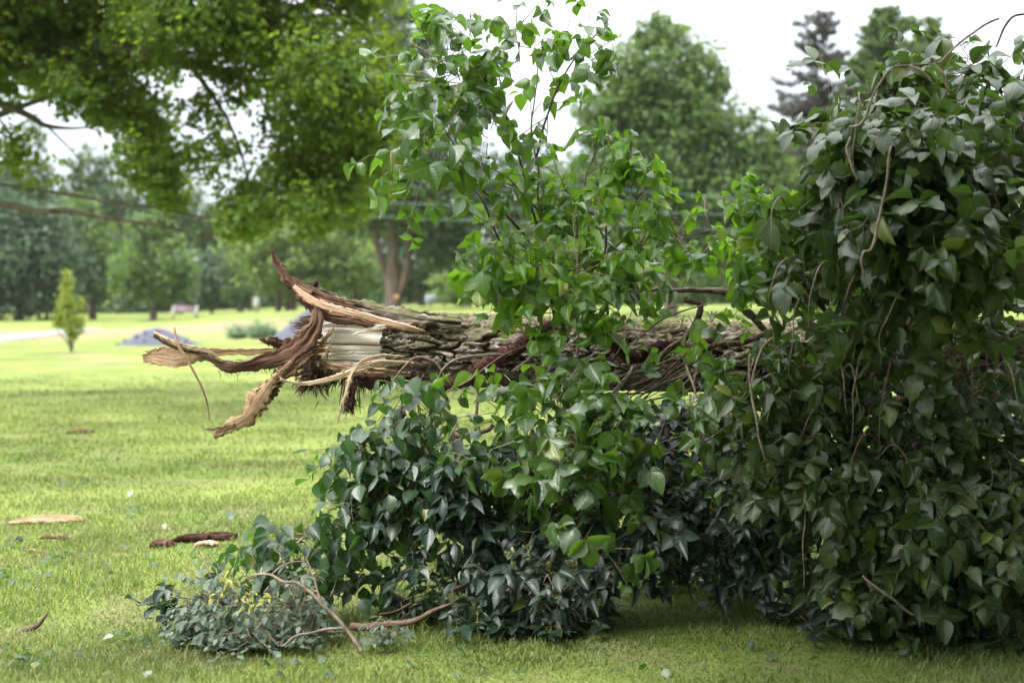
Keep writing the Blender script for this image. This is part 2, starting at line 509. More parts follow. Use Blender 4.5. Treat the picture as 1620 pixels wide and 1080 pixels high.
def make_lawn(name, blades=False):
    m, t, b = newmat(name)
    co = objco(t)
    v = attr(t, "v")
    g1 = mixc(t, ramp2(t, noise(t, 0.35, 5, co, 0.6), 0.35, 0.65), (0.130, 0.182, 0.040), (0.255, 0.315, 0.075))
    g1 = mixc(t, mathn(t, 'MULTIPLY', ramp2(t, noise(t, 1.9, 5, co, 0.65), 0.48, 0.70), 0.55), g1, (0.26, 0.225, 0.125))
    g1 = mixc(t, mathn(t, 'MULTIPLY', ramp2(t, noise(t, 0.9, 3, co, 0.6), 0.5, 0.7), 0.5), g1, (0.10, 0.17, 0.02))
    if blades:
        col = mixc(t, mathn(t, 'MULTIPLY', v, 0.35), g1, (0.14, 0.20, 0.03))
        col = mixc(t, mathn(t, 'MULTIPLY', ramp2(t, v, 0.88, 0.95), 0.6), col, (0.33, 0.29, 0.15))
        t.links.new(col, b.inputs["Base Color"])
        b.inputs["Roughness"].default_value = 0.5
        b.inputs["Specular IOR Level"].default_value = 0.4
        tr = N(t, "ShaderNodeBsdfTranslucent"); t.links.new(col, tr.inputs[0])
        ms = N(t, "ShaderNodeMixShader"); ms.inputs[0].default_value = 0.35
        t.links.new(b.outputs[0], ms.inputs[1]); t.links.new(tr.outputs[0], ms.inputs[2])
        t.links.new(ms.outputs[0], t.nodes["Material Output"].inputs[0])
    else:
        col = mixc(t, v, g1, mixc(t, noise(t, 0.5, 4, co), (0.21, 0.17, 0.105), (0.30, 0.245, 0.16)))
        col = mixc(t, ramp2(t, noise(t, 40, 4, co, 0.7), 0.45, 0.75), col, (0.09, 0.10, 0.03))
        t.links.new(col, b.inputs["Base Color"])
        b.inputs["Roughness"].default_value = 0.95
        b.inputs["Specular IOR Level"].default_value = 0.1
        bump(t, b, noise(t, 60, 5, co, 0.7), 0.8, 0.03)
    return m
M["lawn"] = make_lawn("lawn")
M["blades"] = make_lawn("grass_blades", True)

# ------------------------------------------------------------------ ground
def ground():
    ys = np.concatenate([np.linspace(-12, 3, 16), np.geomspace(3.2, 700, 260)])
    us = np.linspace(-1, 1, 261)
    X = us[None] * (ys[:, None].clip(0) * 1.1 + 14); Y = ys[:, None] + 0 * X
    Z = gz(X, Y)
    px = 810 + FPX * X / np.maximum(Y, 1)
    # bare, tan soil round the gravel piles and a worn strip across the lawn
    n = fbm(np.stack([X * 0.12, Y * 0.05, 0 * X], -1), 4, 9)
    tan = sstep((n * 0.7 + 0.42 - np.abs((Y - 66 - (px - 150) * 0.01) / 15) * 0.40) * 2.6) * (px < 720) * sstep((760 - px) / 250)
    n2 = fbm(np.stack([X * 0.5, Y * 0.25, 0 * X + 3], -1), 4, 12)
    tan = np.maximum(tan, 0.8 * sstep((n2 + 0.35 - np.hypot((X + 12.5) / 4.5, (Y - 36) / 9)) * 2.0))
    tan = np.maximum(tan, 0.35 * sstep((n2 - 0.25) * 3) * (Y < 25))
    q = np.arange(len(ys) - 1)[:, None] * len(us) + np.arange(len(us) - 1)[None]
    q = np.stack([q, q + 1, q + len(us) + 1, q + len(us)], -1).reshape(-1, 4)
    mb = MB(); mb.add(np.stack([X, Y, Z], -1), q, None, tan.ravel())
    o = mb.build("ground", M["lawn"], origin=np.zeros(3)); o["kind"] = "structure"
    # path
    L = [(-150, 541, 556), (-60, 536, 549), (0, 532.5, 541.5), (40, 529, 536), (75, 526, 531), (110, 522.5, 526), (160, 518.5, 520.5)]
    A = np.array([G(a, b, 0.02) for a, b, c in L]); B = np.array([G(a, c, 0.02) for a, b, c in L])
    A = crom(A, 40); B = crom(B, 40)
    for w_ in (A, B): w_[:, 2] = gz(w_[:, 0], w_[:, 1]) + 0.03
    q = np.arange(39)[:, None] * 2 + np.array([0, 2, 3, 1])
    mb = MB(); mb.add(np.stack([A, B], 1), q, None, 0.5)
    o = mb.build("path", M["path"], origin=np.zeros(3)); o["kind"] = "structure"
ground()

def grass():
    mb = MB()
    N_ = 400000
    # density falls with distance
    y = 4.6 * (30.0 / 4.6) ** (RNG.random(N_) ** 1.15)
    x = (RNG.random(N_) * 2 - 1) * (0.46 * y + 0.5)
    z = gz(x, y)
    dens = fbm(np.stack([x * 1.3, y * 1.3, 0 * x], -1), 3, 21)
    keep = (RNG.random(N_) < 0.75 + dens * 0.9) & (RNG.random(N_) < 1.3 - (y - 10) / 15)
    x, y, z = x[keep], y[keep], z[keep]
    n = len(x)
    h = (0.016 + 0.024 * RNG.random(n)) * (1 + 0.9 * fbm(np.stack([x * 2, y * 2, 0 * x], -1), 2, 31)) * (1 + (y - 5) * 0.02)
    wd = 0.0018 + 0.0016 * RNG.random(n) + (y - 5) * 0.00035
    th = RNG.random(n) * 2 * pi; la = RNG.random(n) * 2 * pi
    lean = h * (0.2 + 0.9 * RNG.random(n))
    b = np.stack([x, y, z - 0.003], -1)
    wv = np.stack([np.cos(th), np.sin(th), 0 * th], -1) * wd[:, None]
    lv = np.stack([np.cos(la), np.sin(la), 0 * la], -1)
    m1 = b + lv * (lean * 0.35)[:, None] + np.stack([0 * x, 0 * x, h * 0.6], -1)
    tp = b + lv * lean[:, None] + np.stack([0 * x, 0 * x, h], -1)
    v = np.stack([b - wv, b + wv, m1 + wv * 0.7, m1 - wv * 0.7, tp], 1)
    base = np.arange(n)[:, None] * 5
    mb.add(v.reshape(-1, 3), base + np.array([0, 1, 2, 3]), base + np.array([3, 2, 4]), np.repeat(RNG.random(n), 5))
    o = mb.build("grass", M["blades"], origin=np.zeros(3))
    tag(o, "short mown green grass blades with dry ones mixed in across the near lawn", "grass", kind="stuff")
grass()

# ------------------------------------------------------------------ leaf templates
def leaf_template(W=0.72, tip=1.0, fold=0.12, droop=0.22, side=0.0, rows=8, cols=5, teeth=0.0, wave=0.0, base=0.62, seed=0):
    r = np.random.default_rng(seed)
    t = np.linspace(0, 1, rows)
    t = t ** 0.9
    prof = np.sin(pi * t ** base) ** 0.85 * (1 - 0.35 * t ** 3)
    prof[0] = 0.02; prof[-1] = 0.0
    u = np.linspace(-1, 1, cols)
    V, UV = [], []
    for i, ti in enumerate(t):
        wl = prof[i] * W / 2 * (1 + teeth * (1 if i % 2 else -1) * r.random())
        wr = prof[i] * W / 2 * (1 + teeth * (1 if i % 2 else -1) * r.random())
        for uj in u:
            ww = wl if uj < 0 else wr
            x = uj * ww + side * sin(ti * pi * 0.5) * 0.25 * ti
            z = abs(uj) ** 1.4 * fold * prof[i] - droop * ti ** 2 + wave * sin(ti * 9 + uj * 2) * abs(uj)
            V.append((x, ti * (1 - 0.25 * droop * ti), z)); UV.append((uj, ti, 0.5))
    Q = []
    for i in range(rows - 1):
        for j in range(cols - 1):
            a = i * cols + j
            Q.append((a, a + 1, a + cols + 1, a + cols))
    return np.array(V), np.array(Q), np.array(UV) + 1e-4
IVY = [leaf_template(0.68, fold=0.10, droop=0.20, wave=0.02, seed=1, base=0.78),
       leaf_template(0.74, fold=-0.10, droop=0.34, side=0.3, teeth=0.16, wave=0.03, seed=2, base=0.82),
       leaf_template(0.62, fold=0.26, droop=0.15, side=-0.3, teeth=0.10, seed=3, base=0.72),
       leaf_template(0.82, fold=0.05, droop=0.45, side=0.2, teeth=0.22, wave=0.035, seed=4, base=0.86),
       leaf_template(0.66, fold=0.40, droop=0.30, side=0.1, wave=0.02, seed=5, base=0.76),
       leaf_template(0.78, fold=-0.18, droop=0.10, side=-0.15, teeth=0.12, wave=0.04, seed=6, base=0.80)]
ROUND = [leaf_template(0.80, fold=0.10, droop=0.12, base=0.8, seed=7), leaf_template(0.74, fold=0.28, droop=0.25, base=0.75, seed=8, wave=0.02),
         leaf_template(0.86, fold=-0.08, droop=0.30, base=0.82, seed=9), leaf_template(0.70, fold=0.18, droop=0.05, base=0.7, seed=10, side=0.3)]
OVAL = [leaf_template(0.62, fold=0.12, droop=0.1, rows=4, cols=3, base=0.85), leaf_template(0.70, fold=0.0, droop=0.25, rows=4, cols=3, base=0.9)]
DIAM = [(np.array([[0, 0, 0], [0.42, 0.45, 0.06], [0, 1, -0.1], [-0.42, 0.5, 0.06]]), np.array([[0, 1, 2, 3]]), np.full((4, 3), 0.01)),
        (np.array([[0, 0, 0], [0.5, 0.25, 0.1], [0.1, 1, -0.05], [-0.35, 0.65, 0.08]]), np.array([[0, 1, 2, 3]]), np.full((4, 3), 0.01))]
_s = [(0, 0), (0.22, 0.10), (0.62, 0.22), (0.30, 0.45), (0.42, 0.80), (0.14, 0.70), (0.0, 1.05), (-0.15, 0.68), (-0.45, 0.78), (-0.30, 0.42), (-0.60, 0.25), (-0.2, 0.1)]
_sv = np.array([(a, b, 0.10 * abs(a) - 0.08 * b * b) for a, b in _s] + [(0, 0.4, 0)])
MAPLE = [(_sv, np.array([[i, (i + 1) % 12, 12] for i in range(12)]), np.full((13, 3), 0.01))]

def rvec(n=1):
    return nrm(RNG.normal(size=(n, 3)))

# ------------------------------------------------------------------ vegetation: background trees
def crown(mb, blobs, Y, leaf=0.26, dens=1.0, tpl=DIAM, per=26, depth=None, clump=0.2, shell=0.35, flat=1.0):
    for bl in blobs:
        bx, by, rx, ry = bl[:4]
        k = bl[4] if len(bl) > 4 else 1.0
        c = P(bx, by, Y + (bl[5] if len(bl) > 5 else 0))
        s_ = Y / FPX
        R = np.array([rx * s_, (depth or min(rx * s_, 5.0)), ry * s_])
        leafpx2 = (leaf / s_) ** 2 * 0.42
        nleaf = int(dens * k * pi * rx * ry / leafpx2 * 5.6)
        ncl = max(6, nleaf // per)
        dirs = rvec(ncl)
        rad = (shell + (1 - shell) * RNG.random(ncl)) ** 0.6
        cc = c + dirs * rad[:, None] * R
        # ragged outline
        rough = fbm(cc / (R.mean() * 0.5), 3, int(abs(bx)) + 3)
        cc = c + (cc - c) * (1 + 0.35 * rough)[:, None]
        crd = clump * R.mean() * (0.6 + 0.8 * RNG.random(ncl))
        p = np.repeat(cc, per, 0) + RNG.normal(size=(ncl * per, 3)) * np.repeat(crd, per)[:, None] * np.array([1, 1, 0.62 * flat])
        nn = nrm(np.repeat(dirs, per, 0) * 0.5 + np.array([0, 0, 0.7]) + RNG.normal(size=p.shape) * 0.6)
        dd = nrm(RNG.normal(size=p.shape) + np.array([0, 0, -0.3]))
        dd = nrm(dd - (dd * nn).sum(1, keepdims=True) * nn)
        p[:, 2] = np.maximum(p[:, 2], gz(p[:, 0], p[:, 1]) + 0.02)
        mb.leaves(p, dd, nn, leaf * (0.6 + 0.8 * RNG.random(len(p))), tpl)

def limb_net(mb, root, blobs, Y, r0, n=5):
    """limbs from a trunk point out into each crown blob"""
    for bl in blobs:
        c = P(bl[0], bl[1], Y)
        for k in range(n):
            R = np.array([bl[2], 0, bl[3]]) * Y / FPX
            e = c + rvec()[0] * np.array([R[0], R[0], R[2]]) * 0.75
            m = (root + e) / 2 + rvec()[0] * 0.4 + np.array([0, 0, 0.4])
            mb.tube([root, m, e], [r0, r0 * 0.55, r0 * 0.15], 5, 9)

def bg_tree(name, label, trunk, blobs, Y, mat, tmat=None, r=0.2, leaf=0.26, dens=1.0, group=None, cat="tree", limbs=3, clump=0.2, trunks=None, shell=0.35, cutspot=None):
    bx, by = trunk[0]
    base = P(bx, by, Y); base[2] = gz(base[0], base[1])
    root = thing(name, label, cat, base, group)
    pts = [base - np.array([0, 0, 0.15])] + [P(a, b, Y) for a, b in trunk[1:]]
    tb = MB(); tb.tube(pts, [r * 1.25, r, r * 0.8, r * 0.4], 10, 16, rough=0.15)
    if limbs: limb_net(tb, pts[-1] * 0.5 + pts[-2] * 0.5 if len(pts) > 2 else pts[-1], blobs, Y, r * 0.4, limbs)
    tb.build("trunk", M[tmat or "tree_bark"], root)
    for tr in trunks or []:
        x = MB(); x.tube([P(a, b, Y) for a, b in tr[0]], tr[1], 8, 14, rough=0.1); x.build("limb", M[tmat or "tree_bark"], root)
    if cutspot:
        x = MB(); c = P(*cutspot, Y - r * 1.1); x.tube([c + np.array([0, 0.2, 0]), c], [0.16, 0.17], 12, 3); x.build("cut_stub", M["cut_wood"], root)
    cb = MB(); crown(cb, blobs, Y, leaf, dens, clump=clump, shell=shell)
    cb.build("crown", M[mat], root)
    return root

GB = "trees standing across the far side of the lawn"
bg_tree("broadleaf_tree", "big dark blue-green tree at the far left edge with low branches", [(30, 508), (30, 440), (30, 360)],
        [(20, 420, 105, 85), (-60, 380, 100, 110), (60, 370, 60, 50), (10, 350, 70, 45), (90, 440, 50, 60)], 112, "c_blue", r=0.35, leaf=0.42, group=GB)
bg_tree("broadleaf_tree", "mid green tree right behind the small upright yellow-green young tree", [(148, 505), (146, 440), (143, 380)],
        [(135, 390, 52, 55), (150, 440, 40, 45), (120, 340, 40, 35), (95, 380, 30, 40)], 118, "c_mid", r=0.25, leaf=0.38, group=GB)
bg_tree("shade_tree", "neat rounded green tree ringed with dark mulch left of the bench", [(243, 511), (242, 470), (240, 400)],
        [(240, 425, 62, 50), (242, 375, 42, 35), (205, 445, 28, 28), (275, 445, 28, 28), (240, 350, 22, 18)], 100, "c_mid", r=0.22, leaf=0.36, group=GB)
o = MB()
cm = P(243, 511, 100); th = np.linspace(0, 2 * pi, 24, endpoint=False)
vv = [[cm[0] + cos(a) * 1.5, cm[1] + sin(a) * 1.5, gz(cm[0] + cos(a) * 1.5, cm[1] + sin(a) * 1.5) + 0.03] for a in th] + [[cm[0], cm[1], gz(cm[0], cm[1]) + 0.14]]
o.add(vv, None, [[i, (i + 1) % 24, 24] for i in range(24)], 0.5)
o = o.build("mulch_ring", M["mulch"]); o["kind"] = "structure"
bg_tree("broadleaf_tree", "small blue-green tree behind the bench with its crown low to the grass", [(335, 500), (335, 470), (336, 430)],
        [(337, 440, 40, 38), (345, 415, 24, 22), (318, 460, 24, 22), (360, 462, 24, 20)], 128, "c_blue", r=0.16, leaf=0.38, group=GB)
bg_tree("broadleaf_tree", "pale green spreading tree with thin trunks above the white sign", [(466, 496), (460, 460), (462, 420)],
        [(455, 410, 75, 55), (500, 375, 60, 60), (410, 380, 55, 50), (560, 420, 40, 40), (520, 430, 45, 30)], 108, "c_light", r=0.22, leaf=0.36, group=GB, dens=0.8,
        trunks=[([(440, 498), (441, 470), (445, 430)], [0.28, 0.22, 0.12]), ([(452, 497), (462, 470), (480, 430)], [0.22, 0.2, 0.1])])
bg_tree("shade_tree", "tall dark green tree whose brown trunk splits in three above the broken log", [(622, 492), (621, 440), (622, 380), (618, 300)],
        [(600, 300, 90, 60), (700, 320, 100, 60), (760, 370, 90, 60, 0.7), (560, 240, 60, 60), (650, 60, 55, 60), (640, 140, 60, 55), (690, 230, 75, 55), (615, 20, 40, 40), (560, 340, 55, 35, 0.8), (700, 400, 50, 35, 0.8), (800, 300, 70, 60, 1), (540, 280, 60, 60, 1), (500, 320, 50, 50, 1), (740, 160, 40, 50, .5), (850, 280, 50, 50, .7)],
        88, "c_dark", "tree_bark_brown", r=0.45, leaf=0.30, group=GB, dens=0.85,
        trunks=[([(620, 478), (612, 440), (600, 400), (592, 350), (590, 290)], [0.25, 0.24, 0.22, 0.18, 0.1]), ([(628, 468), (640, 440), (648, 390), (652, 330), (655, 280)], [0.3, 0.26, 0.22, 0.18, 0.1])],
        cutspot=(628, 470))
bg_tree("broadleaf_tree", "yellow-green tree filling the gap between the three stemmed tree and the tall central tree", [(790, 492), (790, 460), (785, 400)],
        [(760, 430, 60, 40), (830, 410, 70, 50), (720, 455, 40, 22), (860, 350, 60, 60, 0.6), (800, 340, 50, 40, 0.6), (890, 430, 60, 40)], 100, "c_light", r=0.3, leaf=0.34, group=GB, dens=0.8)
bg_tree("shade_tree", "broad tall green tree in the centre right rising clear against the white sky", [(1062, 492), (1060, 440), (1058, 390), (1050, 300)],
        [(1045, 110, 85, 75), (1010, 180, 85, 75), (1100, 190, 80, 60), (1050, 260, 110, 60), (1160, 290, 80, 70), (980, 270, 70, 60), (1130, 380, 100, 50), (1000, 350, 90, 50), (1200, 370, 60, 50), (1045, 55, 38, 32), (1110, 120, 45, 40), (1060, 180, 90, 70), (1185, 230, 55, 50), (1210, 300, 60, 60), (930, 300, 60, 70), (1120, 320, 90, 60), (1040, 330, 80, 50), (940, 200, 40, 50, 0.6), (1200, 240, 45, 40, 0.8)],
        74, "c_mid", r=0.32, leaf=0.28, group=GB, dens=0.95, clump=0.17,
        trunks=[([(1060, 450), (1040, 420), (1015, 390)], [0.2, 0.16, 0.1]), ([(1064, 450), (1085, 420), (1110, 385)], [0.2, 0.16, 0.1])])
bg_tree("broadleaf_tree", "light green tree low behind the leafy mound under the dark spruce", [(1270, 495), (1270, 450), (1270, 380)],
        [(1250, 320, 60, 70), (1320, 330, 70, 80), (1400, 300, 90, 110), (1520, 320, 90, 120), (1230, 420, 60, 50), (1235, 245, 45, 45, .8), (1200, 320, 50, 60), (1290, 260, 50, 50, .8), (1300, 440, 80, 45), (1430, 440, 90, 50), (1560, 440, 90, 50)], 96, "c_light", r=0.3, leaf=0.36, group=GB, dens=0.7)
# trees further back on the left
for (lab, tr, bl, Y, m, l) in [
    ("grey-green tree with a narrow top showing against the sky at far left", [(48, 500), (48, 400), (46, 260)], [(45, 235, 26, 45, 0.5), (40, 290, 45, 40, 0.8), (20, 330, 60, 40)], 140, "c_dark", 0.45),
    ("dark rounded tree top standing against the sky between the left trees", [(145, 500), (143, 400), (142, 280)], [(142, 270, 34, 38), (150, 320, 50, 45), (175, 370, 40, 45), (110, 320, 35, 30)], 140, "c_dark", 0.45),
    ("loose thin-leaved tree behind the mulch ringed tree", [(285, 500), (287, 400), (290, 320)], [(290, 300, 38, 45, 0.45), (300, 350, 55, 45, 0.9), (225, 350, 40, 35), (200, 300, 30, 30, 0.6)], 145, "c_dark", 0.45),
    ("hazy green tree far behind the pale spreading tree", [(395, 498), (395, 420), (395, 340)], [(390, 350, 50, 50, 0.7), (440, 330, 60, 45, 0.8), (350, 370, 45, 40, 0.9)], 150, "c_mid", 0.45),
    ("big blue-green tree leaving the left edge of the view behind the others", [(-60, 500), (-60, 400), (-60, 300)], [(-60, 330, 90, 90), (-150, 380, 90, 100), (-40, 430, 80, 60)], 138, "c_blue", 0.45)]:
    bg_tree("broadleaf_tree", lab, tr, bl, Y, m, r=0.3, leaf=l, group="trees further back at the left", dens=0.9)

def spruce(label, px, top, base, Y, halfw, mat, skip=0.25, sag=0.35, seed=1, den=1.0):
    r = random.Random(seed)
    b = P(px, base, Y); b[2] = gz(b[0], b[1])
    tp = P(px, top, Y)
    root = thing("spruce_tree", label, "conifer", b, "conifers behind the mound")
    tb = MB(); tb.tube([b - [0, 0, .2], (b + tp) / 2, tp], [0.35, 0.2, 0.03], 8, 12); 
    H = tp[2] - b[2]
    W = halfw * Y / FPX
    cb = MB(); pos, dd, nn, sz = [], [], [], []
    z = 0.06
    while z < 0.99:
        nb = int(7 * den)
        for k in range(nb):
            if r.random() < skip: continue
            a = r.random() * 2 * pi
            L = W * (1 - z) ** 0.5 * (0.55 + 0.6 * r.random()) + 0.25
            s0 = b + (tp - b) * (z + r.random() * 0.03)
            dirv = np.array([cos(a), sin(a), 0])
            m = s0 + dirv * L * 0.5 - [0, 0, sag * L * 0.28]
            e = s0 + dirv * L - [0, 0, sag * L * 0.25 - 0.12 * L]
            c = tb.tube([s0, m, e], [0.05, 0.03, 0.01], 4, 7)
            nf = int(130 * L / 2 * den)
            t = RNG.random(nf) ** 0.8
            q = crom([s0, m, e], 20)[(t * 19).astype(int)]
            side = np.array([-sin(a), cos(a), 0])
            off = (RNG.random(nf) - 0.5) * 0.5 * (L * 0.45)
            q = q + side * (off * (1 - 0.6 * t))[:, None] + [0, 0, -0.05]
            q[:, 2] -= RNG.random(nf) * 0.22
            pos.append(q); dd.append(nrm(np.array([0, 0, -0.5]) + dirv * 0.6 + RNG.normal(size=(nf, 3)) * 0.5)); nn.append(nrm(np.array([0, 0, 0.7]) + RNG.normal(size=(nf, 3)) * 0.6)); sz.append(0.16 + 0.18 * RNG.random(nf))
        z += 0.020 + 0.010 * r.random()
    cb.leaves(np.vstack(pos), np.vstack(dd), np.vstack(nn), np.concatenate(sz), DIAM, np.full(sum(len(x) for x in pos), 0.55))
    tb.build("trunk", M["tree_bark"], root); cb.build("crown", M[mat], root)
spruce("dark sparse spruce with drooping boughs against the sky left of the mound", 1292, 18, 495, 84, 130, "c_spruce", 0.30, 0.5, 3, 1.0)
spruce("denser yellow-green spruce rising just behind the top of the mound", 1405, 16, 495, 92, 150, "c_mid", 0.1, 0.3, 4, 1.7)
spruce("shorter spruce mostly hidden behind the mound, right of the two tall ones", 1470, 25, 495, 100, 90, "c_mid", 0.1, 0.3, 5, 1.4)

# far woodland behind everything
def woodland():
    mb = MB()
    bl = []
    for px in range(-500, 2200, 45):
        h = 30 + 22 * random.random() + (45 if px < 500 else 15)
        bl.append((px + random.uniform(-15, 15), 498 - h * 0.6, 42, h, 1.0, random.uniform(-12, 12)))
    crown(mb, bl, 185, 0.9, 0.8, per=18)
    o = mb.build("woodland", M["c_dark"])
    tag(o, "dark distant line of woods closing the view behind the lawn", "woods", kind="stuff")
    tb = MB()
woodland()

# slim saplings / trunks in the undergrowth right of the three stemmed tree
for lab, tr, bl, Y, m, l in [
    ("rounded green tree in the gap left of the three stemmed tree", [(560, 496), (560, 450), (558, 400)], [(555, 400, 50, 50), (530, 440, 40, 30), (590, 430, 40, 40), (570, 350, 45, 40)], 135, "c_mid", .42),
    ("dark green tree close behind the fork of the three stemmed tree", [(668, 494), (668, 450), (666, 400)], [(660, 410, 60, 45), (690, 350, 60, 50), (650, 450, 50, 28), (620, 350, 50, 50)], 130, "c_dark", .42),
    ("light green tree seen under the tall central tree's left side", [(930, 494), (930, 450), (930, 400)], [(930, 420, 60, 50), (900, 360, 50, 50), (970, 450, 60, 35), (1010, 440, 50, 40)], 120, "c_light", .40),
    ("green tree directly behind the trunk of the tall central tree", [(1095, 494), (1095, 450), (1095, 420)], [(1090, 440, 70, 40), (1150, 430, 60, 45), (1180, 380, 50, 50)], 120, "c_mid", .40)]:
    bg_tree("broadleaf_tree", lab, tr, bl, Y, m, r=0.3, leaf=l, group=GB, dens=0.9)
for lab, tr, bl, Y, m, l in [
    ("broad green tree beyond the right end of the mound", [(1780, 494), (1780, 420), (1780, 340)], [(1780, 330, 110, 110), (1860, 400, 90, 80), (1700, 400, 80, 80)], 105, "c_mid", .45),
    ("tall green tree furthest to the right past the mound", [(2080, 494), (2080, 420), (2080, 330)], [(2080, 300, 120, 130), (2000, 400, 90, 80), (2170, 400, 90, 80)], 112, "c_dark", .45)]:
    bg_tree("broadleaf_tree", lab, tr, bl, Y, m, r=0.35, leaf=l, group=GB, dens=0.7)
for i, (lab, px, h, sp) in enumerate([("slim dark trunked tree right of the grey sign", 735, 395, 34), ("slender tree nearest the broken log's leafy end", 830, 380, 34), ("low dark tree left of the white sign", 380, 420, 32)]):
    bg_tree("slender_tree", lab, [(px, 496), (px + 2, 460), (px - 2, h + 20)], [(px, h + 25, sp, 38), (px + 18, h + 50, 22, 22)], 125, "c_dark", r=0.28, leaf=0.36, group=GB, dens=0.8)

# small yellow-green upright tree
def young_tree():
    Y = 42.5
    b = P(113, 558, Y); b[2] = gz(b[0], b[1])
    root = thing("young_tree", "small upright yellow-green young tree alone on the lawn at the left", "tree", b)
    tb = MB()
    for a_, b_, c_ in [((110, 530), (104, 480), (106, 432)), ((108, 535), (92, 500), (88, 470)), ((117, 535), (124, 505), (131, 470)), ((112, 530), (112, 490), (112, 455)), ((106, 540), (88, 520), (80, 500))]:
        tb.tube([b - [0, 0, .05], P(*a_, Y), P(*b_, Y), P(*c_, Y)], [0.035, 0.025, 0.015, 0.006], 5, 14)
    tb.build("trunk", M["tree_bark_brown"], root)
    cb = MB()
    crown(cb, [(106, 450, 7, 24), (105, 480, 12, 20), (104, 500, 15, 18), (112, 512, 16, 20), (92, 508, 9, 14), (128, 510, 8, 16, .7), (130, 482, 3, 16), (115, 528, 9, 10)], Y, 0.075, 0.9, per=14, clump=0.28, shell=0.1)
    cb.build("crown", M["c_yellow"], root)
young_tree()

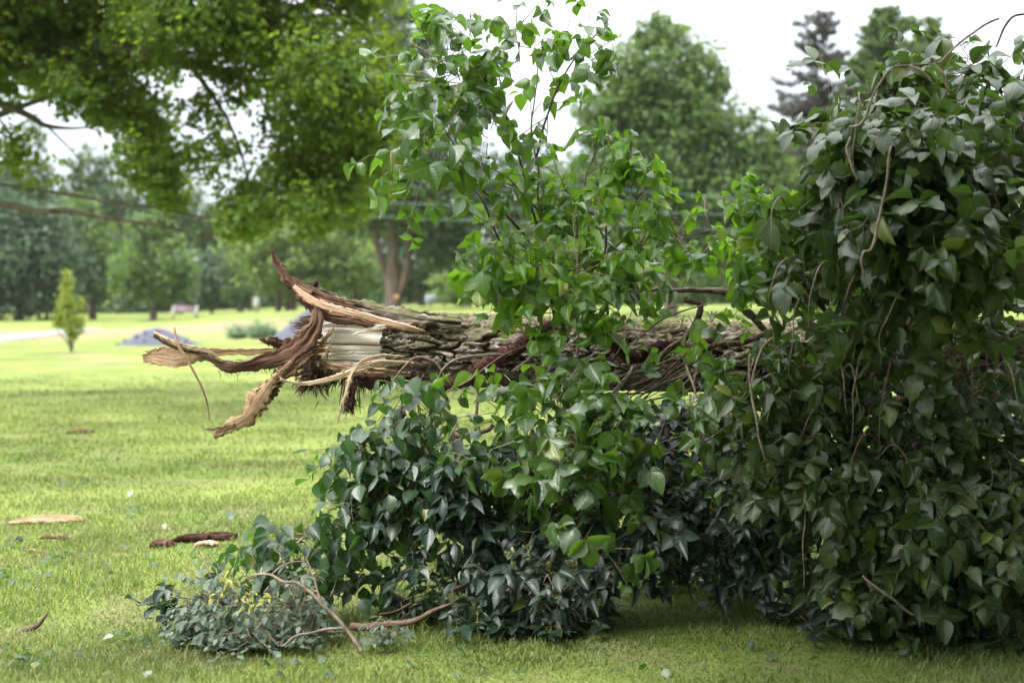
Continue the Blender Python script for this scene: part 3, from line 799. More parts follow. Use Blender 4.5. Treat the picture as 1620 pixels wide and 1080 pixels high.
# overhanging tree in the top left, trunk outside the frame
def overhang():
    Y0 = 21.0
    base = np.array([-11.5, 20.0, gz(-11.5, 20.0)])
    root = thing("overhanging_tree", "near tree spreading bright green leafy boughs over the top left of the view", "tree", base)
    fork = base + [0.5, 0, 4.0]
    tb = MB(); tb.tube([base - [0, 0, .2], base + [0.15, 0, 2], fork, fork + [0.2, 0.3, 3.5]], [0.48, 0.38, 0.33, 0.25], 14, 24, rough=0.12)
    tb.build("trunk", M["tree_bark"], root)
    # blobs: px, py, rx, ry, weight, dY
    bl = [(40, 30, 150, 75, 1.5, 0), (180, 60, 130, 80, 1.5, 1), (300, 40, 130, 75, 1.3, -1), (140, 140, 80, 55, 1.4, 0), (215, 185, 60, 60, 1.4, .5), (245, 260, 42, 55, 2.0, 0), (262, 305, 26, 34, 2.0, 0),
          (430, 60, 110, 80, 1.2, .6), (520, 120, 105, 100, 1.25, -1), (560, 220, 75, 90, 1.2, 0), (480, 260, 75, 75, 1.1, .6), (400, 315, 45, 50, .8, 0), (380, 345, 32, 45, 1.4, 0), (505, 330, 48, 48, 1.6, -.5), (560, 300, 50, 50, 1.4, 0), (450, 290, 40, 50, .6, 0), (610, 200, 30, 70, 1.2, 0),
          (440, 180, 40, 50, .5, 0), (600, 120, 45, 90, 1.0, .4), (370, 130, 45, 30, .9, 0), (330, 180, 40, 40, .6, 0.4), (300, 250, 40, 40, .4, 0.4), (350, 245, 40, 50, .5, 0),
          (-120, 60, 150, 120, 1.3, 0), (-60, 160, 60, 40, .8, 0), (40, 235, 28, 30, .35, 0), (10, 240, 30, 40, 1.0, -0.5), (-10, 130, 60, 30, 1.2, 0), (60, 120, 60, 30, 1.0, 0), (50, 285, 28, 20, .3, 0)]
    top = [(0, -120, 200, 110, 1.2, 0), (220, -130, 200, 110, 1.2, .5), (430, -100, 160, 110, 1.1, 0), (560, -40, 90, 80, 1.0, 0), (-200, -80, 180, 160, 1, 0), (100, -300, 260, 140, .8, 0), (350, -280, 220, 120, .8, 0)]
    cb = MB()
    crown(cb, bl, Y0, 0.080, 0.80, tpl=MAPLE, per=16, depth=1.5, clump=0.10, shell=0.05)
    crown(cb, top, Y0, 0.14, 1.0, tpl=MAPLE, per=30, depth=2.5, clump=0.12, shell=0.05)
    cb.build("crown", M["c_over"], root)
    # limbs
    def P2(a, b, d=0): return P(a, b, Y0 + d)
    L = [([fork, P2(-150, 90), P2(100, 70), P2(300, 100), P2(480, 160), P2(560, 230)], [0.26, 0.17, 0.13, 0.09, 0.05, 0.02]),
         ([fork + [0, 0, .8], P2(-100, -40), P2(200, -60), P2(450, -20), P2(590, 60)], [0.26, 0.2, 0.14, 0.08, 0.03]),
         ([fork, P2(-80, 150), P2(0, 165), P2(50, 185), P2(70, 198), P2(110, 203), P2(160, 200)], [0.2, 0.07, 0.06, 0.05, 0.04, 0.02, 0.008]),
         ([P2(-80, 215), P2(0, 182), P2(60, 160), P2(100, 152), P2(125, 175)], [0.07, 0.05, 0.035, 0.02, 0.01]),
         ([P2(100, 70), P2(160, 140), P2(220, 200), P2(258, 300)], [0.09, 0.06, 0.035, 0.012]),
         ([P2(300, 100), P2(360, 190), P2(390, 280), P2(380, 360)], [0.05, 0.022, 0.014, 0.008]),
         ([P2(480, 160), P2(500, 230), P2(490, 320)], [0.04, 0.025, 0.01]),
         ([base + [0.3, 0, 2.7], P2(-150, 300), P2(0, 322), P2(60, 334), P2(110, 334), P2(190, 348), P2(260, 358), P2(300, 370)], [0.14, 0.07, 0.055, 0.048, 0.04, 0.032, 0.02, 0.01]),
         ([P2(60, 300), P2(110, 308), P2(170, 318), P2(240, 328), P2(330, 345), P2(390, 352)], [0.02, 0.03, 0.028, 0.02, 0.014, 0.008]),
         ([P2(-40, 290), P2(0, 292), P2(30, 296), P2(60, 300)], [0.04, 0.03, 0.022, 0.018]),
         ([P2(205, 350), P2(240, 380), P2(280, 410)], [0.018, 0.012, 0.006]), ([P2(180, 346), P2(205, 325), P2(235, 312)], [0.016, 0.012, 0.006]),
         ([P2(270, 358), P2(320, 372), P2(365, 368)], [0.014, 0.01, 0.005]), ([P2(300, 340), P2(340, 372), P2(372, 395)], [0.014, 0.009, 0.005]),
         ([P2(0, 190), P2(20, 220), P2(35, 250), P2(45, 270)], [0.02, 0.014, 0.01, 0.006]), ([P2(75, 200), P2(110, 235), P2(140, 270)], [0.016, 0.01, 0.006]),
         ([P2(0, 230), P2(30, 200), P2(60, 180)], [0.008, 0.01, 0.012]), ([P2(260, 356), P2(262, 330), P2(278, 300)], [0.014, 0.01, 0.006])]
    for i, (p, r) in enumerate(L):
        lb = MB(); lb.tube(p, r, 7, 8 * len(p), rough=0.12)
        lb.build("limb", M["tree_bark"], root)
overhang()

# ------------------------------------------------------------------ far small things
def gravel(label, pxc, half, toprow, baserow, peak=0.0):
    b = G(pxc, baserow); Y = b[1] + 0.8
    c = np.array([P(pxc, baserow, Y)[0], Y, gz(P(pxc, baserow, Y)[0], Y)])
    R = half * Y / FPX; H = (baserow - toprow) * Y / FPX
    n, mth = 22, 60
    rr = np.linspace(0, 1, n); th = np.linspace(0, 2 * pi, mth, endpoint=False)
    x = c[0] + np.outer(rr, np.cos(th)) * R + peak * R * (1 - rr[:, None]); y = c[1] + np.outer(rr, np.sin(th)) * R * 0.8
    hh = H * (1 - rr[:, None]) ** 1.05 * (1 + 0.0 * th)
    z = gz(x, y) - 0.02 + hh + fbm(np.stack([x * 2, y * 2, hh * 2], -1), 3, 4) * 0.035 * (1 - rr[:, None] ** 4) - 0.07 * np.exp(-(rr[:, None] / 0.15) ** 2)
    q = (np.arange(n - 1)[:, None] * mth + np.arange(mth)[None]); q2 = (np.arange(n - 1)[:, None] * mth + (np.arange(mth)[None] + 1) % mth)
    mb = MB(); mb.add(np.stack([x, y, z], -1), np.stack([q, q + mth, q2 + mth, q2], -1).reshape(-1, 4), None, 0.5)
    # loose stones
    for i in range(26):
        a = random.random() * 2 * pi; r_ = R * (0.3 + 0.8 * random.random())
        s_ = 0.03 + 0.04 * random.random(); px_, py_ = c[0] + cos(a) * r_, c[1] + sin(a) * r_ * 0.8
        h0 = gz(px_, py_) + max(0, H * (1 - r_ / R)) - 0.01
        mb.box((px_, py_, h0), (s_ * 2, s_ * 1.6, s_ * 1.4), a)
    o = mb.build("gravel_pile", M["gravel"])
    tag(o, label, "gravel pile", "piles of blue-grey gravel on the lawn")
gravel("low blue-grey gravel pile seen just above the torn limb, right of the young tree", 252, 68, 515, 547, -0.05)
gravel("blue-grey gravel pile half hidden behind the broken end of the log", 505, 84, 474, 541, 0.0)

def bench():
    b = G(293, 503); Y = b[1]; s = Y / FPX
    root = thing("park_bench", "pale park bench with purplish slats near the far tree line", "bench", b)
    w_ = 34 * s
    mb = MB()
    for k in range(3): mb.box(b + [0, -0.05 - k * 0.14, 0.45], (w_, 0.11, 0.05))
    mb.build("seat", M["bench_wood"], root, smooth=False)
    mb = MB()
    for k in range(4): mb.box(b + [0, 0.10 + k * 0.02, 0.56 + k * 0.1], (w_, 0.04, 0.08))
    mb.build("backrest", M["bench_wood"], root, smooth=False)
    for sx in (-1, 1):
        mb = MB(); x = sx * (w_ / 2 + 0.06)
        mb.box(b + [x, -0.36, 0.32], (0.12, 0.10, 0.66)); mb.box(b + [x, 0.12, 0.46], (0.12, 0.10, 0.94)); mb.box(b + [x, -0.12, 0.68], (0.14, 0.60, 0.07)); mb.box(b + [x, -0.12, 0.38], (0.10, 0.42, 0.08))
        mb.build("bench_end", M["bench_pale"], root, smooth=False)
bench()

def sign(label, px, top, bot, base, halfw, mat, Y=None, lean=0):
    b = G(px, base)
    if Y: b = P(px, base, Y); b[2] = gz(b[0], b[1])
    Y = b[1]; s = Y / FPX
    root = thing("park_sign", label, "sign", b)
    t = P(px, top, Y); m = P(px, bot, Y)
    mb = MB(); mb.tube([b - [0, 0, .1], m + [0, 0.05, 0.1]], [0.07, 0.07], 8, 4); mb.build("post", M["grey_metal"], root)
    mb = MB(); w_ = halfw * s; H = t[2] - m[2]
    n = 14; pr = []
    for k in range(n):
        a = 2 * pi * k / n; ex = 0.35
        pr.append((w_ * np.sign(cos(a)) * abs(cos(a)) ** ex, H / 2 * np.sign(sin(a)) * abs(sin(a)) ** ex))
    v = [[m[0] + x, Y - 0.03, m[2] + H / 2 + z] for x, z in pr] + [[m[0] + x, Y + 0.03, m[2] + H / 2 + z] for x, z in pr] + [[m[0], Y - 0.03, m[2] + H / 2], [m[0], Y + 0.03, m[2] + H / 2]]
    q = [[k, (k + 1) % n, n + (k + 1) % n, n + k] for k in range(n)]
    t3 = [[(k + 1) % n, k, 2 * n] for k in range(n)] + [[n + k, n + (k + 1) % n, 2 * n + 1] for k in range(n)]
    mb.add(v, q, t3, 0.5); mb.build("panel", M[mat], root, smooth=False)
sign("small bright white sign on a short post at the far edge of the lawn", 406, 470, 486, 499, 5.5, "white_paint", 108)
sign("blue-grey sign board on a post right of the three stemmed tree", 681, 466, 481, 492, 9, "grey_sign", 95)

def shrub(label, blobs, px, base):
    b = G(px, base); Y = b[1]
    root = thing("low_shrub", label, "shrub", b, "low shrubs by the gravel piles")
    tb = MB()
    for k in range(9):
        a = random.random() * 2 * pi
        tb.tube([b - [0, 0, .05], b + [cos(a) * .3, sin(a) * .3, .3], b + [cos(a) * .6, sin(a) * .5, .5]], [.02, .015, .005], 4, 6)
    tb.build("stem", M["twig_dark"], root)
    cb = MB(); crown(cb, blobs, Y, 0.10, 1.0, per=16, shell=0.1); cb.build("foliage", M["c_shrub"], root)
shrub("low pale green shrub between the two gravel piles, the left one", [(373, 525, 18, 11), (385, 527, 12, 8)], 376, 536)
shrub("low pale green shrub between the two gravel piles, the right and taller one", [(415, 521, 22, 13), (430, 527, 12, 8), (405, 529, 14, 7)], 415, 536)

for lab, pts in [("highest of the thin teal overhead wires crossing before the trees", [(300, 232), (620, 268), (800, 286), (1240, 318), (1750, 350)]),
                 ("middle one of the thin teal overhead wires crossing before the trees", [(300, 302), (640, 322), (1000, 336), (1300, 342), (1750, 352)]),
                 ("lowest of the thin teal overhead wires crossing before the trees", [(300, 330), (640, 345), (1000, 358), (1300, 368), (1750, 380)])]:
    mb = MB(); mb.tube([P(a, b, 62) for a, b in pts], [0.010] * 5, 5, 40)
    tag(mb.build("overhead_wire", M["wire"]), lab, "wire", "overhead wires")

# ------------------------------------------------------------------ the fallen tree
TB = P(640, 556, 7.45); TB[2] = gz(TB[0], TB[1])
FT = thing("fallen_tree", "snapped tree trunk lying level across the view with its splintered end at left", "fallen tree", TB)
AX0 = P(480, 553, 7.40); AX1 = P(2000, 558, 8.0)
axd = nrm(AX1 - AX0)
LEN = np.linalg.norm(AX1 - AX0)
e1 = nrm(np.cross(axd, UP)); e2 = nrm(np.cross(e1, axd))     # e1 towards the camera-side horizontally, e2 up
if e1[1] > 0: e1 = -e1
R0 = 54 * 7.45 / FPX

def axp(s):
    """centre of the trunk s metres from its broken end, with slight bends"""
    s = np.asarray(s, float)
    c = AX0 + s[..., None] * axd
    c = c + e2 * (0.012 * np.sin(s * 2.1 + 0.5))[..., None] + UP * (-0.008 * s)[..., None]
    return c
S_EDGE = (608 - 480) * 7.42 / FPX
def bark():
    nu, nv = 760, 230
    th = np.linspace(0, 2 * pi, nv, endpoint=False)
    jag = 0.5 * fbm(np.stack([np.cos(th) * 2.2, np.sin(th) * 2.2, 0 * th], -1), 3, 41)
    steps = np.round(jag * 6) / 6 * 0.09 + vnoise(np.stack([np.cos(th) * 11, np.sin(th) * 11, 0 * th], -1), 43) * 0.012
    # on top the bark reaches further left
    s0 = S_EDGE + steps
    u = np.linspace(0, 1, nu) ** 1.15
    S = s0[None] + u[:, None] * (LEN - s0[None])
    T = np.broadcast_to(th, S.shape)
    # domain: furrows run along the trunk, slightly twisting
    tw = T + S * 0.35 + 0.24 * fbm(np.stack([S * 5, np.cos(T) * 2, np.sin(T) * 2], -1), 2, 50)
    p = np.stack([S * 8.2 + 1.2 * vnoise(np.stack([S * 6, np.cos(T) * 5, np.sin(T) * 5], -1), 57), np.cos(tw) * 4.6, np.sin(tw) * 4.6], -1)
    n1 = vnoise(p, 51); n2 = vnoise(p * np.array([1.7, 2.0, 2.0]) + 9, 52)
    rid = np.minimum(np.abs(n1) * 2.6, np.abs(n2) * 2.2 + 0.12)
    h = sstep(rid / 0.42)
    flaky = fbm(np.stack([S * 22, np.cos(T) * 16, np.sin(T) * 16], -1), 4, 60)
    fine = fbm(np.stack([S * 60, np.cos(T) * 50, np.sin(T) * 50], -1), 3, 70)
    terr = np.round((flaky * 0.5 + 0.5) * 5) / 5
    hh = h * 0.75 + 0.25 * terr * h
    r = R0 * (1 + 0.03 * S / LEN * 2) - 0.026 + 0.038 * hh + 0.009 * flaky + 0.006 * fine
    r = r * (1 + 0.04 * vnoise(np.stack([S * 1.5, np.cos(T), np.sin(T)], -1), 77))
    cpt = axp(S)
    v = cpt + r[..., None] * (np.cos(T)[..., None] * e2 + np.sin(T)[..., None] * e1)
    rim = axp(S[0] + 0.01) + (R0 - 0.035) * (np.cos(th)[:, None] * e2 + np.sin(th)[:, None] * e1)
    v = np.vstack([rim, v.reshape(-1, 3)])
    i = np.arange(nu)[:, None] * nv; j = np.arange(nv); jn = (j + 1) % nv
    q = np.stack([i + j, i + nv + j, i + nv + jn, i + jn], -1).reshape(-1, 4)
    mb = MB(); mb.add(v, q, None, np.concatenate([np.full(nv, 0.3), hh.ravel()]))
    mb.build("bark", M["bark"], FT)
bark()

def sapwood():
    nu, nv = 170, 200
    th = np.linspace(0, 2 * pi, nv, endpoint=False)
    spik = vnoise(np.stack([np.cos(th) * 9, np.sin(th) * 9, 0 * th], -1), 81) * 0.05 + vnoise(np.stack([np.cos(th) * 25, np.sin(th) * 25, 0 * th], -1), 82) * 0.03
    # the broken left edge: reaches further on top, eaten away below
    s0 = 0.035 + spik + 0.05 * (np.cos(th) < -0.5)
    s1 = S_EDGE + 0.16
    u = np.linspace(0, 1, nu)
    S = s0[None] + u[:, None] * (s1 - s0[None])
    T = np.broadcast_to(th, S.shape)
    r = np.full(S.shape, R0 - 0.016)
    # grain and long cracks; cracks at fixed heights on the camera side (angle from top)
    hgt = np.ones(S.shape)
    for (a, wd, dp, s_a) in [(1.40, 0.030, 0.030, 0.9), (1.95, 0.022, 0.018, 0.7), (1.05, 0.018, 0.010, .6), (2.25, 0.03, 0.02, 0.6), (0.75, 0.03, 0.012, .8), (2.6, .03, .02, .8), (1.68, .010, .006, .6), (5.2, .05, .03, 1), (4.0, .05, .03, 1)]:
        aa = a + 0.09 * (S - 0.2) / 0.2 * 0.5 + 0.03 * vnoise(np.stack([S * 14, 0 * S + a * 9, 0 * S], -1), 83)
        g = np.exp(-((T - aa) / wd) ** 2)
        r -= dp * g
        hgt -= s_a * g
    gr = fbm(np.stack([S * 3, np.cos(T) * 26, np.sin(T) * 26], -1), 4, 84)
    r += gr * 0.006 + 0.010 * vnoise(np.stack([S * 2, np.cos(T) * 4, np.sin(T) * 4], -1), 85)
    frs = sstep((0.10 - (S - s0[None])) / 0.10)
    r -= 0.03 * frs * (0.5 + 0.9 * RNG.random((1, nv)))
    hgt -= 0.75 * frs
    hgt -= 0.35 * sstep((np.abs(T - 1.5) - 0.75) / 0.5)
    v = axp(S) + r[..., None] * (np.cos(T)[..., None] * e2 + np.sin(T)[..., None] * e1)
    i = np.arange(nu - 1)[:, None] * nv; j = np.arange(nv); jn = (j + 1) % nv
    q = np.stack([i + j, i + nv + j, i + nv + jn, i + jn], -1).reshape(-1, 4)
    # ragged hollow face of the break
    cap, capa = [], []
    K = 12
    for k in range(1, K + 1):
        f = 1 - k / K
        dd = 0.03 + 0.12 * (1 - f) * (0.4 + RNG.random(nv))
        rr_ = (R0 - 0.03) * f
        cap.append(axp(s0 + dd * 0.8 + 0.0 * th) + rr_ * (np.cos(th)[:, None] * e2 + np.sin(th)[:, None] * e1))
        capa.append(np.clip(0.15 + 0.25 * RNG.random(nv), 0, 1))
    nb = nu * nv
    vv = np.vstack([v.reshape(-1, 3)] + cap)
    qs = [q, np.stack([j, jn, nb + jn, nb + j], -1)]
    for k in range(K - 1):
        o = nb + k * nv
        qs.append(np.stack([o + j, o + jn, o + nv + jn, o + nv + j], -1))
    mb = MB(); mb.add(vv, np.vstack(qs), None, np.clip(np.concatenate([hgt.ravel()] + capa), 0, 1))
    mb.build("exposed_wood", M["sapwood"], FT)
sapwood()

def ribbon(mb, pts, widths, thick, twist=0, n=60, seed=1, jag=0.12, curl=0.0, face=np.array([0, -1.0, 0]), a=None, bumpy=0.014, spl=1.0):
    """a torn strip: centre line, width, thickness; curl bends its section into a trough"""
    c = crom(pts, n)
    t = np.linspace(0, 1, n)
    wd = np.interp(t, np.linspace(0, 1, len(widths)), widths)
    tk = np.interp(t, np.linspace(0, 1, len(thick)), thick)
    tg = nrm(np.gradient(c, axis=0))
    side = nrm(np.cross(tg, face))
    nor = nrm(np.cross(side, tg))
    tw = np.interp(t, np.linspace(0, 1, len(twist)), twist) if np.ndim(twist) else np.full(n, twist)
    tw = np.radians(tw)
    s2 = side * np.cos(tw)[:, None] + nor * np.sin(tw)[:, None]
    n2 = -side * np.sin(tw)[:, None] + nor * np.cos(tw)[:, None]
    K = 17
    k = np.linspace(-1, 1, K)
    rows, att, uvs = [], [], []
    ln = np.concatenate([[0], np.cumsum(np.linalg.norm(np.diff(c, axis=0), axis=1))])
    for sg in (1, -1):
        kk = k if sg == 1 else k[::-1]
        asy = np.where(kk > 0, 1.5, 0.45)[None]
        ed = 1 + asy * 1.3 * jag * vnoise(np.stack([t[:, None] * 9 + 0 * kk, 0 * t[:, None] + np.sign(kk) * 3 + seed, 0 * t[:, None] + 0 * kk], -1), seed + 8) + 0.9 * jag * vnoise(np.stack([t[:, None] * 37 + 0 * kk, 0 * t[:, None] + np.sign(kk) * 5 + seed, 0 * t[:, None] + 0 * kk], -1), seed) + 0.5 * jag * vnoise(np.stack([t[:, None] * 80 + 0 * kk, 0 * t[:, None] + np.sign(kk) * 5 + seed, 0 * t[:, None] + 0 * kk], -1), seed + 3)
        off = curl * (kk ** 2)[None] * wd[:, None] + sg * tk[:, None] / 2 * np.sqrt(np.clip(1 - (kk ** 4), 0.02, 1))[None]
        rd = fbm(np.stack([t[:, None] * 6 + 0 * kk, 0 * t[:, None] + kk * 6, 0 * t[:, None] + 0 * kk + sg], -1), 4, seed + 5)
        off = off + rd * np.minimum(0.4 * wd, bumpy)[:, None]
        att.append(np.clip(0.55 + rd * 1.1, 0, 1))
        uvs.append(np.stack([kk[None] * wd[:, None] / 2 + sg * 0.2, ln[:, None] + 0 * kk[None], 0.37 * seed + 0 * ln[:, None] * kk[None]], -1))
        rows.append(c[:, None] + s2[:, None] * (kk[None] * wd[:, None] / 2 * ed)[..., None] + n2[:, None] * off[..., None])
    v = np.concatenate(rows, 1)
    m = 2 * K
    i = np.arange(n - 1)[:, None] * m; j = np.arange(m); jn = (j + 1) % m
    q = np.stack([i + j, i + jn, i + m + jn, i + m + j], -1).reshape(-1, 4)
    caps = [[x for x in (0, 0, 0)]]
    t3 = []
    for b0, fl in ((0, False), ((n - 1) * m, True)):
        for jj in range(K - 1):
            a_, b_, c_, d_ = b0 + jj, b0 + jj + 1, b0 + m - 2 - jj, b0 + m - 1 - jj
            t3 += [[a_, b_, c_], [a_, c_, d_]] if fl else [[a_, c_, b_], [a_, d_, c_]]
    mb.add(v.reshape(-1, 3), q, t3, np.concatenate(att, 1).ravel(), np.concatenate(uvs, 1).reshape(-1, 3))
    # loose splinters along both edges
    ns = int(ln[-1] * 90 * spl)
    for _ in range(ns):
        i_ = RNG.integers(2, n - 2); sd_ = RNG.choice([-1, 1])
        e0 = c[i_] + s2[i_] * sd_ * wd[i_] / 2 * RNG.uniform(.6, 1.05) + n2[i_] * tk[i_] * RNG.uniform(-.4, .6)
        dr = nrm(tg[i_] * RNG.choice([-1, 1, 1]) + s2[i_] * sd_ * RNG.uniform(.05, .5) + n2[i_] * RNG.normal() * .25)
        L_ = RNG.uniform(.008, .035)
        r_ = RNG.uniform(.0012, .0035)
        mb.tube([e0 - dr * L_ * .4, e0 + dr * L_ * .4, e0 + dr * L_ + rvec()[0] * .003], [r_, r_ * .8, .0005], 4, 4)

px2m = 7.4 / FPX
# bark flap peeled up at the top
mb = MB()
ribbon(mb, [P(462, 441, 7.26), P(500, 466, 7.27), P(560, 486, 7.29), P(640, 503, 7.30), P(730, 512, 7.31)], [0.03, 0.075, 0.105, 0.11, 0.08], [0.02, 0.035, 0.04, 0.04, 0.02], 25, 150, 3, 0.22, -0.15, bumpy=0.035)
mb.build("bark_flap", M["bark"], FT)
mb = MB()
ribbon(mb, [P(428, 393, 7.20), P(440, 418, 7.21), P(462, 448, 7.21), P(490, 470, 7.20)], [0.008, 0.035, 0.062, 0.075], [0.006, 0.02, 0.028, 0.03], 10, 60, 4, 0.25)
ribbon(mb, [P(448, 436, 7.25), P(466, 452, 7.24), P(500, 468, 7.23), P(560, 484, 7.24)], [0.02, 0.05, 0.05, 0.03], [0.015, 0.02, 0.02, 0.01], 20, 60, 14, 0.3)
mb.build("torn_tip", M["brown_wood"], FT)
mb = MB()
ribbon(mb, [P(465, 453, 7.18), P(490, 473, 7.17), P(520, 486, 7.16), P(560, 496, 7.155), P(600, 507, 7.18), P(640, 517, 7.20), P(672, 524, 7.26)], [0.022, 0.036, 0.040, 0.038, 0.038, 0.034, 0.012], [0.012, 0.018, 0.02, 0.02, 0.02, 0.02, 0.01], 0, 110, 5, 0.12, bumpy=0.004)
mb.build("inner_bark_strip", M["inner_bark"], FT)
# torn brown fibre backing under the strip
mb = MB()
ribbon(mb, [P(470, 472, 7.3), P(510, 497, 7.25), P(560, 508, 7.22), P(615, 522, 7.24)], [0.03, 0.05, 0.045, 0.02], [0.03, 0.03, 0.03, 0.02], 0, 60, 6, 0.2)
mb.build("torn_fibre", M["brown_wood"], FT)

# long torn limb reaching left
mb = MB()
ribbon(mb, [P(503, 480, 7.2), P(500, 512, 7.17), P(482, 543, 7.15), P(455, 560, 7.13), P(415, 572, 7.12), P(375, 580, 7.1), P(352, 577, 7.1), P(325, 560, 7.08), P(300, 552, 7.06), P(270, 545, 7.05), P(243, 530, 7.04)],
       [0.04, 0.07, 0.10, 0.105, 0.08, 0.06, 0.045, 0.038, 0.030, 0.024, 0.012], [0.05, 0.06, 0.06, 0.05, 0.04, 0.035, 0.03, 0.025, 0.02, 0.012, 0.006], [0, 10, 0, -10, 0, 20, 0, 0, 10, 0, 0], 190, 7, 0.22, 0.10)
ribbon(mb, [P(478, 540, 7.16), P(450, 545, 7.13), P(425, 540, 7.11), P(410, 536, 7.1)], [0.05, 0.06, 0.035, 0.01], [0.02, 0.02, 0.015, 0.005], 30, 50, 17, 0.35)
mb.build("torn_limb", M["brown_wood"], FT)
mb = MB()   # pale flat flap at its tip and pale upper face
ribbon(mb, [P(436, 553, 7.06), P(400, 556, 7.05), P(372, 556, 7.05), P(345, 557, 7.07), P(310, 560, 7.10), P(275, 566, 7.12), P(245, 563, 7.12), P(226, 566, 7.12)],
       [0.015, 0.035, 0.03, 0.035, 0.075, 0.09, 0.085, 0.03], [0.004, 0.012, 0.012, 0.01, 0.01, 0.01, 0.008, 0.004], [0, 0, 0, 10, 10, -10, -10, 0], 130, 8, 0.18, 0.10, bumpy=0.004)
mb.build("torn_flap", M["tan_wood"], FT)
mb = MB()   # pale streak running along the brown limb
ribbon(mb, [P(243, 526, 7.0), P(275, 542, 7.0), P(300, 549, 7.0), P(330, 557, 7.02), P(352, 572, 7.04)], [0.012, 0.022, 0.020, 0.018, 0.006], [0.01, 0.012, 0.012, 0.01, 0.004], 0, 60, 9, 0.2)
mb.build("pale_splinter", M["pale_wood"], FT)
# second torn limb hanging down-left
mb = MB()
ribbon(mb, [P(492, 556, 7.15), P(465, 575, 7.12), P(440, 598, 7.1), P(424, 620, 7.08), P(405, 645, 7.06)],
       [0.085, 0.085, 0.075, 0.085, 0.05], [0.05, 0.045, 0.035, 0.03, 0.02], [0, 0, 10, 10, 0], 100, 10, 0.25, 0.08)
mb.build("hanging_limb", M["brown_wood"], FT)
mb = MB()
ribbon(mb, [P(462, 572, 7.06), P(430, 603, 7.05), P(410, 632, 7.03), P(390, 658, 7.02), P(362, 676, 7.0), P(338, 691, 6.99)],
       [0.015, 0.045, 0.105, 0.10, 0.055, 0.02], [0.01, 0.012, 0.015, 0.014, 0.012, 0.006], [0, 0, 8, 0, -10, 0], 110, 11, 0.24, -0.12, bumpy=0.004)
ribbon(mb, [P(372, 670, 7.0), P(350, 677, 6.99), P(322, 679, 6.98)], [0.02, 0.02, 0.006], [0.008, 0.006, 0.003], 0, 40, 12, 0.2)
mb.build("torn_flap", M["tan_wood"], FT)
# curved dangling slivers
def sliver(name, pts, rad, mat, sides=7):
    mb = MB(); mb.tube(pts, rad, sides, 10 * len(pts), rough=0.15); return mb.build(name, M[mat], FT)
sliver("dangling_sliver", [P(276, 518, 7.0), P(279, 540, 6.98), P(290, 560, 6.97), P(305, 585, 6.97), P(320, 615, 6.98), P(328, 640, 7.0), P(331, 664, 7.0)], [0.004, 0.009, 0.008, 0.006, 0.006, 0.005, 0.003], "tan_wood")
mb = MB()
ribbon(mb, [P(655, 574, 7.18), P(610, 573, 7.12), P(575, 580, 7.07), P(545, 592, 7.05), P(510, 603, 7.03), P(475, 606, 7.02), P(443, 600, 7.0)], [0.012, 0.026, 0.034, 0.030, 0.024, 0.016, 0.006], [0.01, 0.012, 0.012, 0.012, 0.01, 0.008, 0.004], 0, 110, 13, 0.12, bumpy=0.003)
mb.build("pale_splinter", M["pale_wood"], FT)
mb = MB()
ribbon(mb, [P(640, 564, 7.14), P(600, 563, 7.08), P(572, 573, 7.03), P(556, 592, 7.0), P(548, 620, 6.99), P(540, 645, 6.99), P(533, 672, 7.0)], [0.008, 0.018, 0.020, 0.018, 0.014, 0.010, 0.003], [0.008] * 7, 0, 110, 15, 0.10, bumpy=0.003)
mb.build("curved_splinter", M["pale_wood"], FT)
sliver("dangling_sliver", [P(548, 600, 7.0), P(545, 640, 7.0), P(549, 670, 7.0)], [0.003, 0.002, 0.001], "tan_wood", 4)
mb = MB()
ribbon(mb, [P(556, 530, 7.2), P(585, 521, 7.18), P(610, 516, 7.17)], [0.008, 0.018, 0.02], [0.006] * 3, 0, 30, 16, 0.2)
mb.build("pale_splinter", M["sapwood"], FT)
